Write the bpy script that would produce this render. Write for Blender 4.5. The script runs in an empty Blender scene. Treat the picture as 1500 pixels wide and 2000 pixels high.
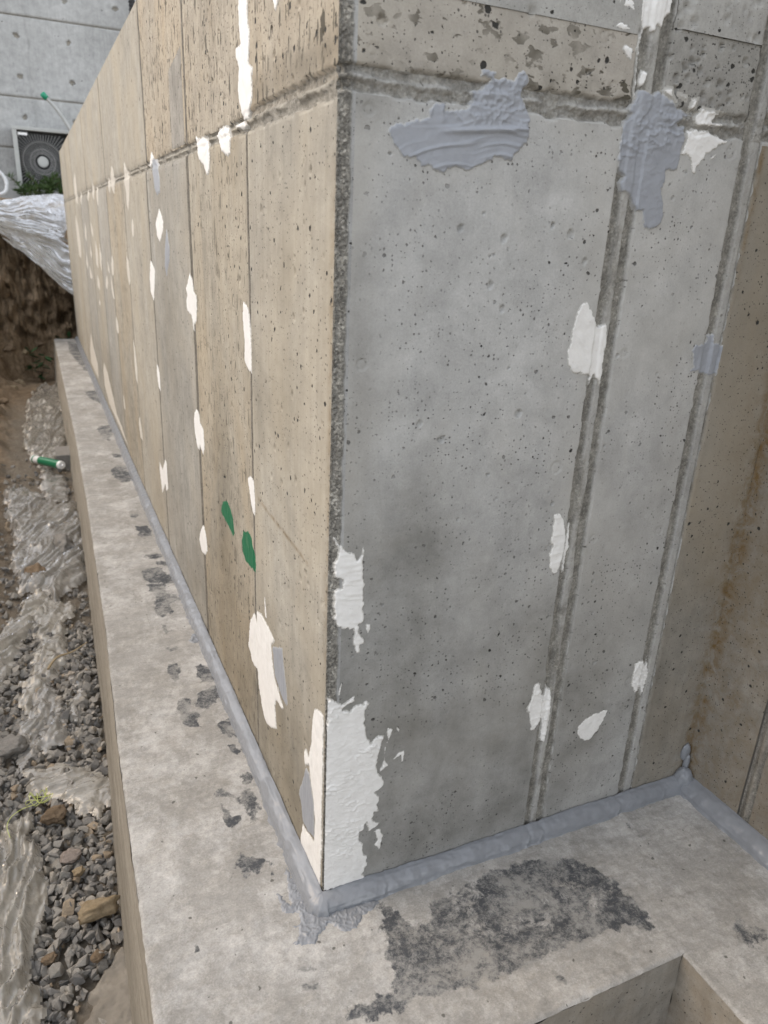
import bpy, bmesh, math, random
import numpy as np
from mathutils import Vector, Matrix

# ---------------------------------------------------------------- camera, sky, sun, exposure
scene = bpy.context.scene
CAM_POS = (-0.33714, -0.88203, 1.04184)
CAM_RIGHT = (0.910006, -0.412202, 0.044482)
CAM_UP = (0.107334, 0.337862, 0.935056)
CAM_FWD = (0.400460, 0.846132, -0.351699)
LENS = 25.8688
cam_data = bpy.data.cameras.new("camera")
cam = bpy.data.objects.new("camera", cam_data)
scene.collection.objects.link(cam)
cam_data.sensor_fit = 'VERTICAL'
cam_data.sensor_height = 36.0
cam_data.sensor_width = 27.0
cam_data.lens = LENS
cam_data.clip_start = 0.02
cam_data.clip_end = 500.0
cam_data.dof.use_dof = True
cam_data.dof.focus_distance = 1.35
cam_data.dof.aperture_fstop = 6.5
_r, _u, _f = Vector(CAM_RIGHT), Vector(CAM_UP), Vector(CAM_FWD)
_m = Matrix((( _r.x, _u.x, -_f.x, CAM_POS[0]), (_r.y, _u.y, -_f.y, CAM_POS[1]), (_r.z, _u.z, -_f.z, CAM_POS[2]), (0, 0, 0, 1)))
cam.matrix_world = _m
scene.camera = cam

SUN_DIR = Vector((-1.0, 0.42, 1.10)).normalized()      # towards the sun
world = bpy.data.worlds.new("World")
scene.world = world
world.use_nodes = True
wn = world.node_tree.nodes; wl = world.node_tree.links
wn.clear()
w_out = wn.new('ShaderNodeOutputWorld'); w_bg = wn.new('ShaderNodeBackground')
sky = wn.new('ShaderNodeTexSky'); sky.sky_type = 'NISHITA'; sky.sun_disc = False
sky.sun_elevation = math.asin(SUN_DIR.z)
sky.sun_rotation = math.atan2(SUN_DIR.x, SUN_DIR.y)
sky.air_density = 1.0; sky.dust_density = 0.5; sky.ozone_density = 1.0
w_hs = wn.new('ShaderNodeHueSaturation'); w_hs.inputs['Saturation'].default_value = 0.22   # a veiled, nearly white sky
wl.new(sky.outputs[0], w_hs.inputs['Color'])
wl.new(w_hs.outputs[0], w_bg.inputs['Color']); w_bg.inputs['Strength'].default_value = 0.15
wl.new(w_bg.outputs[0], w_out.inputs['Surface'])
sun_data = bpy.data.lights.new("sun", 'SUN')
sun_data.energy = 0.5; sun_data.angle = math.radians(38); sun_data.color = (1.0, 0.70, 0.38)
sun = bpy.data.objects.new("sun", sun_data); scene.collection.objects.link(sun)
sun.rotation_euler = SUN_DIR.to_track_quat('Z', 'Y').to_euler()
vs = scene.view_settings
vs.view_transform = 'Standard'; vs.look = 'None'; vs.exposure = 1.65; vs.gamma = 1.0; vs.use_curve_mapping = False
scene.cycles.max_bounces = 8
scene.cycles.transparent_max_bounces = 16

# ---------------------------------------------------------------- traced outlines (metres on each surface)
PATCHES = [
 ('R','grey','arc',2.6,0.25,[(0.0598,1.1585),(0.0652,1.1636),(0.0745,1.1675),(0.0841,1.1684),(0.0975,1.1725),(0.1130,1.1758),(0.1142,1.1853),(0.1196,1.1920),(0.1353,1.1952),(0.1371,1.1860),(0.1562,1.1887),(0.1680,1.1946),(0.1725,1.2006),(0.1697,1.2081),(0.1865,1.2162),(0.1961,1.2243),(0.1814,1.2250),(0.1814,1.2350),(0.1907,1.2354),(0.2055,1.2340),(0.2020,1.2273),(0.2146,1.2287),(0.2272,1.2302),(0.2422,1.2398),(0.2534,1.2299),(0.2460,1.2195),(0.2436,1.2128),(0.2532,1.1991),(0.2611,1.1900),(0.2585,1.1764),(0.2608,1.1598),(0.2521,1.1574),(0.2368,1.1366),(0.2255,1.1375),(0.2098,1.1405),(0.1958,1.1293),(0.1752,1.1211),(0.1517,1.1244),(0.1378,1.1168),(0.1275,1.1169),(0.1189,1.1228),(0.1089,1.1213),(0.0983,1.1302),(0.0845,1.1291),(0.0724,1.1377),(0.0660,1.1482)]),
 ('R','grey','lump',3,0.35,[(0.4129,1.2150),(0.4226,1.2229),(0.4254,1.2336),(0.4314,1.2412),(0.4422,1.2389),(0.4554,1.2377),(0.4648,1.2422),(0.4739,1.2370),(0.4912,1.2317),(0.5012,1.2238),(0.5127,1.2213),(0.5329,1.2178),(0.5293,1.2156),(0.5118,1.2139),(0.5060,1.2043),(0.5199,1.2037),(0.5190,1.1963),(0.5231,1.1911),(0.5182,1.1663),(0.5178,1.1454),(0.4957,1.1448),(0.4986,1.1326),(0.4931,1.1207),(0.5031,1.1019),(0.5058,1.0784),(0.4969,1.0680),(0.4722,1.0669),(0.4644,1.0901),(0.4541,1.0876),(0.4387,1.1098),(0.4223,1.1125),(0.4171,1.1253),(0.4233,1.1332),(0.4116,1.1397),(0.4066,1.1521),(0.4066,1.1774),(0.4099,1.1989),(0.4202,1.2105)]),
 ('R','white','vert',2.5,0.4,[(0.4077,1.3502),(0.4100,1.3283),(0.4119,1.3141),(0.4165,1.3098),(0.4144,1.2964),(0.4106,1.2794),(0.4155,1.2800),(0.4207,1.2906),(0.4220,1.3073),(0.4289,1.3099),(0.4331,1.3022),(0.4418,1.3083),(0.4420,1.3132),(0.4509,1.3128),(0.4519,1.3195),(0.4640,1.3327),(0.4628,1.3585)]),
 ('R','white','vert',2,0.6,[(0.4186,1.3117),(0.4198,1.2971),(0.4217,1.2791),(0.4250,1.2474),(0.4258,1.2250),(0.4218,1.2246),(0.4206,1.2469),(0.4176,1.2770),(0.4129,1.2946)]),
 ('R','white','lump',2,0.6,[(0.4301,1.2650),(0.4390,1.2592),(0.4366,1.2469),(0.4302,1.2411),(0.4261,1.2492),(0.4283,1.2614)]),
 ('R','white','lump',1.6,0.5,[(0.3695,1.3383),(0.3903,1.3413),(0.4019,1.3320),(0.4017,1.3215),(0.3938,1.3244),(0.3746,1.3249)]),
 ('R','white','lump',1.6,0.5,[(0.3713,1.3053),(0.3820,1.3116),(0.3971,1.3088),(0.4079,1.3038),(0.4078,1.2989),(0.3940,1.3003),(0.3734,1.3008)]),
 ('R','white','lump',1.6,0.5,[(0.3919,1.2870),(0.4081,1.2857),(0.4079,1.2691),(0.3976,1.2712),(0.3881,1.2816)]),
 ('R','white','lump',2.2,0.5,[(0.4668,1.2450),(0.4848,1.2470),(0.4865,1.2401),(0.4964,1.2323),(0.4851,1.2347),(0.4735,1.2387)]),
 ('R','white','lump',2.2,0.5,[(0.4967,1.2421),(0.5136,1.2394),(0.5134,1.2349),(0.5002,1.2389)]),
 ('R','white','lump',2.4,0.5,[(0.5212,1.2258),(0.5251,1.2370),(0.5354,1.2399),(0.5306,1.2267),(0.5236,1.2215)]),
 ('R','white','lump',2.4,0.4,[(0.5329,1.2178),(0.5469,1.2283),(0.5638,1.2282),(0.5903,1.2261),(0.5744,1.2209),(0.5706,1.2140),(0.5880,1.2137),(0.5867,1.2080),(0.5693,1.2083),(0.5612,1.2066),(0.5362,1.2052)]),
 ('R','white','lump',2,0.5,[(0.5262,1.2006),(0.5592,1.2036),(0.5808,1.1980),(0.5932,1.1953),(0.6101,1.1929),(0.5878,1.1833),(0.5677,1.1721),(0.5631,1.1622),(0.5548,1.1558),(0.5524,1.1430),(0.5441,1.1473),(0.5393,1.1604),(0.5319,1.1674),(0.5154,1.1661),(0.5245,1.1856)]),
 ('R','white','lump',1.2,0.5,[(0.5911,1.1769),(0.5837,1.1666),(0.5719,1.1619),(0.5758,1.1689)]),
 ('R','white','diag',2.2,0.35,[(0.3855,0.9669),(0.3960,0.9598),(0.4044,0.9477),(0.4094,0.9380),(0.4171,0.9306),(0.4321,0.9354),(0.4369,0.9105),(0.4359,0.8903),(0.4373,0.8568),(0.4363,0.8359),(0.4310,0.8466),(0.4211,0.8560),(0.4153,0.8341),(0.4132,0.8550),(0.4046,0.8579),(0.3784,0.8626),(0.3677,0.8742),(0.3654,0.8942),(0.3675,0.9187),(0.3708,0.9453),(0.3749,0.9573)]),
 ('R','grey','vert',1.6,0.7,[(0.6430,0.9158),(0.6555,0.9184),(0.6592,0.9048),(0.6800,0.8990),(0.6808,0.8824),(0.6787,0.8488),(0.6515,0.8497),(0.6350,0.8544),(0.6120,0.8566),(0.6212,0.8645),(0.6176,0.8783),(0.6085,0.8921),(0.6193,0.9000),(0.6411,0.9024)]),
 ('R','white','horiz',1.8,0.6,[(0.3803,0.6379),(0.3920,0.6380),(0.4045,0.6232),(0.4129,0.5922),(0.4119,0.5556),(0.4058,0.5285),(0.3936,0.5289),(0.3849,0.5411),(0.3811,0.5662),(0.3857,0.5807),(0.3791,0.5907),(0.3815,0.6083)]),
 ('R','white','vert',1.8,0.8,[(0.4142,0.6161),(0.4199,0.6169),(0.4225,0.5910),(0.4249,0.5723),(0.4216,0.5604),(0.4214,0.5292),(0.4150,0.5208),(0.4132,0.5647),(0.4137,0.5921)]),
 ('R','white','lump',1.8,0.5,[(0.6371,0.3117),(0.6171,0.3116),(0.6165,0.2847),(0.6192,0.2602),(0.6300,0.2391),(0.6435,0.2475),(0.6537,0.2240),(0.6590,0.2704),(0.6515,0.3153),(0.6526,0.3330),(0.6493,0.2966)]),
 ('R','white','lump',2,0.5,[(0.3934,0.3186),(0.4016,0.3148),(0.4064,0.2950),(0.4133,0.2877),(0.4181,0.3072),(0.4286,0.2896),(0.4334,0.2579),(0.4333,0.2191),(0.4305,0.1842),(0.4186,0.1835),(0.4150,0.2356),(0.4101,0.2292),(0.4022,0.2157),(0.3920,0.2185),(0.3861,0.2471),(0.3795,0.2678),(0.3842,0.2892),(0.3864,0.3147)]),
 ('R','white','diag',1.2,0.5,[(0.5726,0.2186),(0.5618,0.1847),(0.5371,0.1542),(0.5143,0.1627),(0.5029,0.1802),(0.5022,0.1966),(0.5187,0.2103),(0.5345,0.2163)]),
 ('R','white','horiz',2.6,0.25,[(0.0044,0.6451),(0.0090,0.6437),(0.0145,0.6352),(0.0257,0.6235),(0.0352,0.6182),(0.0418,0.6077),(0.0479,0.6164),(0.0483,0.6259),(0.0522,0.6278),(0.0526,0.6158),(0.0517,0.5998),(0.0526,0.5752),(0.0571,0.5638),(0.0525,0.5554),(0.0558,0.5330),(0.0537,0.5232),(0.0565,0.5142),(0.0569,0.5038),(0.0480,0.5003),(0.0492,0.4880),(0.0581,0.4740),(0.0583,0.4669),(0.0518,0.4629),(0.0514,0.4497),(0.0455,0.4509),(0.0392,0.4673),(0.0380,0.4798),(0.0411,0.4861),(0.0367,0.4956),(0.0212,0.4986),(0.0131,0.5019),(0.0088,0.5146),(0.0063,0.5184),(0.0081,0.5248),(0.0058,0.5419),(0.0072,0.5646),(0.0178,0.5661),(0.0207,0.5754),(0.0072,0.5840),(0.0057,0.6066),(0.0111,0.6169),(0.0116,0.6278),(0.0068,0.6363)]),
 ('R','white','lump',1.2,0.5,[(0.0219,0.4087),(0.0249,0.4025),(0.0213,0.3805),(0.0155,0.3837)]),
 ('R','white','lump',1.2,0.5,[(0.0578,0.5019),(0.0671,0.4984),(0.0683,0.4895),(0.0628,0.4800),(0.0583,0.4897)]),
 ('R','white','lump',2.8,0.25,[(-0.0010,0.3816),(0.0131,0.3760),(0.0246,0.3669),(0.0396,0.3736),(0.0453,0.3775),(0.0466,0.3656),(0.0286,0.3596),(0.0268,0.3569),(0.0375,0.3510),(0.0459,0.3584),(0.0595,0.3581),(0.0632,0.3615),(0.0690,0.3643),(0.0713,0.3552),(0.0638,0.3464),(0.0646,0.3246),(0.0672,0.3086),(0.0699,0.2924),(0.0773,0.2814),(0.0880,0.2918),(0.1003,0.2895),(0.0970,0.2736),(0.0917,0.2547),(0.0886,0.2326),(0.0936,0.2148),(0.1026,0.2003),(0.1044,0.1855),(0.0890,0.1785),(0.0978,0.1685),(0.0944,0.1503),(0.0994,0.1340),(0.0888,0.1351),(0.0863,0.1188),(0.1028,0.1081),(0.0777,0.0946),(0.0747,0.1179),(0.0710,0.1044),(0.0637,0.1021),(0.0630,0.0924),(0.0701,0.0723),(0.0730,0.0509),(0.0820,0.0423),(0.0781,0.0309),(0.0796,0.0200),(0.0725,0.0071),(0.0773,-0.0053),(0.0386,-0.0053),(0.0175,-0.0050),(-0.0034,-0.0049),(-0.0039,0.0325),(-0.0039,0.0949),(-0.0022,0.1780),(-0.0038,0.2470),(-0.0026,0.3125),(-0.0002,0.3354),(-0.0044,0.3659)]),
 ('R','white','lump',1.6,0.5,[(0.1020,0.3036),(0.1163,0.2975),(0.1110,0.2810),(0.1054,0.2689),(0.1024,0.2470),(0.1098,0.2239),(0.0966,0.2162),(0.0933,0.2196),(0.1007,0.2382),(0.1007,0.2612),(0.1051,0.2758)]),
 ('R','white','lump',1.4,0.5,[(0.0832,0.0901),(0.0989,0.0982),(0.1096,0.0780),(0.1024,0.0475),(0.0897,0.0650),(0.0958,0.0729),(0.0907,0.0899)]),
 ('R','white','lump',1.2,0.5,[(0.1126,0.2301),(0.1274,0.2477),(0.1390,0.2479),(0.1392,0.2268),(0.1330,0.2240),(0.1311,0.2386),(0.1198,0.2326)]),
 ('R','white','lump',1.2,0.5,[(0.1179,0.3060),(0.1280,0.2921),(0.1274,0.2832),(0.1207,0.2918)]),
 ('L','white','vert',2,0.3,[(0.0534,0.3311),(0.0294,0.3429),(0.0137,0.3429),(0.0081,0.3340),(0.0093,0.3051),(0.0089,0.2389),(0.0112,0.1677),(0.0076,0.0864),(0.0108,0.0305),(0.0119,-0.0120),(0.0386,-0.0126),(0.0695,-0.0058),(0.1146,-0.0080),(0.1214,-0.0007),(0.1090,0.0453),(0.0836,0.0522),(0.0472,0.0647),(0.0459,0.1135),(0.0528,0.1445),(0.0685,0.1729),(0.0752,0.2012),(0.0989,0.1804),(0.1056,0.2021),(0.0998,0.2208),(0.0786,0.2176),(0.0680,0.2559),(0.0662,0.2913)]),
 ('L','grey','vert',1.8,0.3,[(0.0959,0.1804),(0.0778,0.1848),(0.0652,0.1634),(0.0496,0.1350),(0.0456,0.0688),(0.0774,0.0552),(0.1091,0.0505),(0.1194,0.0859),(0.1327,0.0956),(0.1263,0.1137),(0.1107,0.1440)]),
 ('L','white','vert',2,0.4,[(0.4005,0.3296),(0.3688,0.3395),(0.3389,0.3396),(0.3007,0.3356),(0.2732,0.3296),(0.2969,0.3073),(0.2930,0.2819),(0.2798,0.2526),(0.2572,0.2356),(0.2218,0.2184),(0.2307,0.2061),(0.2671,0.2040),(0.2769,0.1847),(0.2639,0.1385),(0.3082,0.1105),(0.3390,0.0991),(0.3646,0.1125),(0.3948,0.1514),(0.4034,0.1904),(0.4259,0.1836),(0.4486,0.1840),(0.4590,0.1986),(0.4760,0.2063),(0.4668,0.2490),(0.4528,0.2833),(0.4228,0.3150),(0.4021,0.3033)]),
 ('L','white','vert',1.2,0.4,[(0.3412,0.3958),(0.3327,0.3701),(0.3269,0.3458),(0.3406,0.3448),(0.3468,0.3811)]),
 ('L','grey','vert',1.4,0.4,[(0.2921,0.3100),(0.2289,0.3428),(0.2165,0.3032),(0.2041,0.2753),(0.1958,0.2387),(0.2129,0.2304),(0.2525,0.2416),(0.2797,0.2557)]),
 ('L','green','vert',0.8,0.4,[(0.6854,0.4629),(0.6417,0.4814),(0.6096,0.4746),(0.5861,0.4571),(0.5767,0.4280),(0.5849,0.4116),(0.6427,0.4226),(0.6909,0.4251),(0.7115,0.4315)]),
 ('L','green','vert',0.8,0.4,[(0.5010,0.4607),(0.4600,0.4782),(0.4332,0.4751),(0.4188,0.4539),(0.3996,0.4290),(0.4061,0.4079),(0.4833,0.4002),(0.5110,0.4156),(0.5149,0.4363)]),
 ('L','white','vert',1.6,0.4,[(0.4521,0.5951),(0.4248,0.6046),(0.4033,0.5952),(0.3996,0.5401),(0.4042,0.5259),(0.4188,0.5310),(0.4324,0.5525),(0.4459,0.5762)]),
 ('L','white','vert',1.6,0.4,[(0.4577,0.9237),(0.4229,0.9139),(0.4155,0.8973),(0.4088,0.8719),(0.4064,0.8458),(0.4054,0.7987),(0.4317,0.8032),(0.4582,0.8150),(0.4511,0.8437),(0.4580,0.8701),(0.4652,0.8918)]),
 ('L','white','vert',1.8,0.4,[(0.9612,0.9407),(0.9332,0.9267),(0.9238,0.9017),(0.8879,0.8933),(0.8862,0.8680),(0.9020,0.8317),(0.9353,0.8218),(0.9316,0.8044),(0.9456,0.8116),(0.9545,0.8404),(1.0104,0.8465),(1.0211,0.8698),(0.9998,0.8867),(1.0214,0.8999),(0.9925,0.9139)]),
 ('L','white','vert',1.8,0.4,[(0.9513,0.6173),(0.9213,0.6079),(0.9092,0.5915),(0.8721,0.5846),(0.8664,0.5380),(0.8868,0.5128),(0.9226,0.5293),(0.9436,0.5068),(0.9650,0.5212),(0.9842,0.5466),(0.9945,0.5744),(0.9798,0.6011)]),
 ('L','white','vert',1.8,0.4,[(0.9352,0.3117),(0.9009,0.3051),(0.8886,0.2785),(0.8840,0.2565),(0.9154,0.2313),(0.9636,0.2191),(0.9795,0.2333),(0.9954,0.2476),(0.9689,0.2827)]),
 ('L','white','vert',2.4,0.3,[(0.4457,1.3852),(0.3909,1.3731),(0.3897,1.3318),(0.3816,1.3204),(0.3891,1.2814),(0.3630,1.2693),(0.3727,1.2585),(0.3702,1.2293),(0.3847,1.2184),(0.3999,1.2029),(0.4289,1.2036),(0.4512,1.2325),(0.4597,1.2490),(0.4512,1.2826),(0.4698,1.2984),(0.4682,1.3131),(0.4384,1.3122),(0.4458,1.3364)]),
 ('L','white','vert',1.4,0.4,[(0.2629,1.3396),(0.2308,1.3326),(0.2309,1.3275),(0.2490,1.3155),(0.2630,1.3343)]),
 ('L','white','lump',2.4,0.3,[(0.6195,1.2050),(0.5690,1.2127),(0.5347,1.2070),(0.5203,1.1867),(0.5235,1.1605),(0.5466,1.1596),(0.5872,1.1697),(0.6093,1.1890),(0.6333,1.1986)]),
 ('L','white','lump',2.4,0.3,[(0.8176,1.2169),(0.7878,1.2088),(0.7419,1.2104),(0.7014,1.1963),(0.6914,1.1742),(0.6968,1.1448),(0.7202,1.1349),(0.7530,1.1560),(0.7963,1.1698),(0.8148,1.1939)]),
 ('L','white','lump',2,0.3,[(0.5125,1.2049),(0.4288,1.2047),(0.4100,1.1963),(0.4302,1.1893),(0.4807,1.1984)]),
 ('L','white','lump',2,0.3,[(1.4420,1.2323),(1.3945,1.2101),(1.4774,1.1877),(1.5035,1.1970)]),
 ('L','grey','vert',1.8,0.3,[(1.4223,1.2169),(1.3496,1.1967),(1.3222,1.1549),(1.3304,1.1238),(1.3844,1.1139),(1.4235,1.1329),(1.4421,1.1729),(1.4545,1.1995)]),
 ('L','white','vert',1.6,0.4,[(1.3615,1.0859),(1.3075,1.0534),(1.3175,1.0274),(1.3871,0.9945),(1.4286,1.0089),(1.4491,1.0462),(1.4044,1.0665)]),
 ('L','grey','vert',1.4,0.4,[(1.2600,1.0377),(1.2275,0.9844),(1.2377,0.9552),(1.3037,0.9070),(1.3242,0.9345),(1.2995,0.9886)]),
 ('L','white','vert',1.6,0.4,[(1.6015,0.9387),(1.5179,0.9170),(1.5413,0.8636),(1.5826,0.8183),(1.6349,0.8371),(1.6434,0.8792)]),
 ('L','white','vert',1.6,0.4,[(2.2425,0.9328),(2.1919,0.9027),(2.1751,0.8344),(2.2274,0.8165),(2.2607,0.8617),(2.2564,0.8996)]),
 ('L','white','vert',2,0.4,[(2.1012,1.2444),(2.0294,1.2081),(1.9834,1.1820),(2.0318,1.1185),(2.0749,1.0815),(2.1163,1.1074),(2.1075,1.1495),(2.1463,1.1802),(2.1313,1.2131)]),
 ('L','white','vert',2,0.4,[(2.5367,1.2563),(2.4846,1.2396),(2.4736,1.1928),(2.5113,1.1470),(2.5750,1.1630),(2.6324,1.1891),(2.5916,1.2356)]),
 ('L','white','vert',2,0.4,[(2.6914,1.2159),(2.6366,1.1844),(2.6932,1.1515),(2.7498,1.1833),(2.7598,1.2037)]),
 ('L','white','vert',1.6,0.4,[(1.9767,1.0602),(1.9489,1.0356),(1.9813,0.9936),(2.0129,1.0014),(2.0178,1.0351)]),
 ('L','white','vert',1.6,0.4,[(2.8389,0.9072),(2.7829,0.8851),(2.8107,0.8178),(2.8770,0.8080),(2.8886,0.8635)]),
 ('L','white','vert',1.6,0.4,[(2.9649,0.8110),(2.9130,0.7657),(2.8622,0.7067),(2.9335,0.7061),(2.9834,0.7546)]),
 ('L','white','vert',1.6,0.4,[(3.1705,0.7983),(3.1319,0.7676),(3.2107,0.7189),(3.2819,0.7321),(3.2435,0.7722)]),
 ('L','white','vert',1.6,0.4,[(3.0710,0.8691),(3.0063,0.8346),(3.0284,0.8100),(3.0933,0.8239)]),
 ('L','white','vert',1.6,0.4,[(5.0101,1.3498),(4.9422,1.3032),(4.9444,1.1917),(4.9535,1.1435),(5.1450,1.1629),(5.1814,1.2303),(5.1582,1.3039)]),
 ('L','white','vert',1.6,0.4,[(5.3724,1.0798),(5.1765,1.0110),(5.0741,0.8931),(5.1714,0.7855),(5.3822,0.7944),(5.4410,0.9013),(5.4319,1.0002)]),
 ('L','white','vert',1.6,0.4,[(4.5548,1.2205),(4.4894,1.1816),(4.6066,1.1386),(4.6867,1.1706)]),
 ('L','white','vert',1.6,0.4,[(3.9443,1.2094),(3.8707,1.1678),(3.9829,1.1433),(4.0474,1.1717)]),
 ('L','white','vert',1.6,0.4,[(3.5817,1.2352),(3.5013,1.1960),(3.5653,1.1424),(3.6373,1.1688)]),
 ('L','white','vert',1.6,0.4,[(3.3263,1.2081),(3.2838,1.1778),(3.3159,1.1143),(3.3788,1.1271),(3.3943,1.1690)]),
 ('L','white','vert',1.6,0.4,[(4.4351,1.0393),(4.3576,0.9875),(4.4193,0.9184),(4.5329,0.9466)]),
 ('L','white','vert',1.6,0.4,[(3.9374,1.0410),(3.8250,1.0012),(3.8363,0.9538),(3.9475,0.9791)]),
 ('L','white','vert',1.6,0.4,[(3.7056,0.9500),(3.6136,0.8803),(3.6800,0.7973),(3.7954,0.8185)]),
 ('L','white','vert',1.6,0.4,[(3.4603,0.9462),(3.4030,0.8758),(3.4446,0.7910),(3.5273,0.8318)]),
 ('L','white','vert',1.6,0.4,[(4.1341,0.9113),(4.0515,0.8564),(4.1118,0.8321),(4.2032,0.8577)]),
 ('L','white','vert',1.6,0.4,[(4.5462,0.8525),(4.4743,0.7770),(4.5579,0.7407),(4.6532,0.7759)]),
 ('L','white','vert',1.6,0.4,[(4.3538,0.7831),(4.2077,0.7304),(4.1822,0.7094),(4.4033,0.7025)]),
 ('L','white','vert',1.6,0.4,[(3.7865,0.7637),(3.6586,0.7241),(3.6881,0.6807),(3.8232,0.6912)]),
 ('L','white','vert',1.6,0.4,[(3.8120,0.6210),(3.7148,0.6158),(3.7775,0.5886),(3.8576,0.5952)]),
 ('L','white','vert',1.6,0.4,[(2.8469,0.6332),(2.7976,0.6098),(2.7881,0.5647),(2.8554,0.5501),(2.8852,0.5996)]),
 ('L','white','vert',1.6,0.4,[(2.2265,0.6246),(2.1947,0.5660),(2.1614,0.5108),(2.1882,0.4332),(2.2357,0.4584),(2.2412,0.5254)]),
 ('L','white','vert',1.6,0.4,[(1.6006,0.6228),(1.5519,0.5973),(1.5523,0.5383),(1.5900,0.5400),(1.6162,0.5859)]),
 ('L','white','vert',1.6,0.4,[(1.6868,0.2649),(1.6283,0.2541),(1.5449,0.3160),(1.5177,0.3118),(1.5215,0.2619),(1.5169,0.2190),(1.5773,0.1889),(1.5836,0.2123),(1.6674,0.1537),(1.6849,0.1901),(1.7024,0.2266)]),
 ('L','white','vert',1.6,0.4,[(2.2104,0.3074),(2.1649,0.2714),(2.1468,0.2172),(2.2197,0.2100),(2.2485,0.2628)]),
 ('L','white','vert',1.6,0.4,[(2.8225,0.2762),(2.7808,0.2508),(2.7713,0.2051),(2.8360,0.1975)]),
 ('L','white','vert',1.6,0.4,[(3.8546,0.2545),(3.6616,0.2213),(3.4434,0.1424),(3.2773,0.0683),(3.0121,0.0556),(2.7917,0.0183),(3.2412,0.0223),(3.7066,0.0294),(3.9710,0.0875),(3.9730,0.1832)]),
 ('L','white','vert',1.6,0.4,[(4.8698,0.2977),(4.7171,0.2109),(4.4271,0.1510),(4.4995,0.0334),(5.1356,0.0333),(5.1449,0.1374)]),
 ('L','white','vert',1.6,0.4,[(2.8605,0.6340),(2.8186,0.5684),(2.8798,0.5540),(2.8890,0.5986)]),
]
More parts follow.
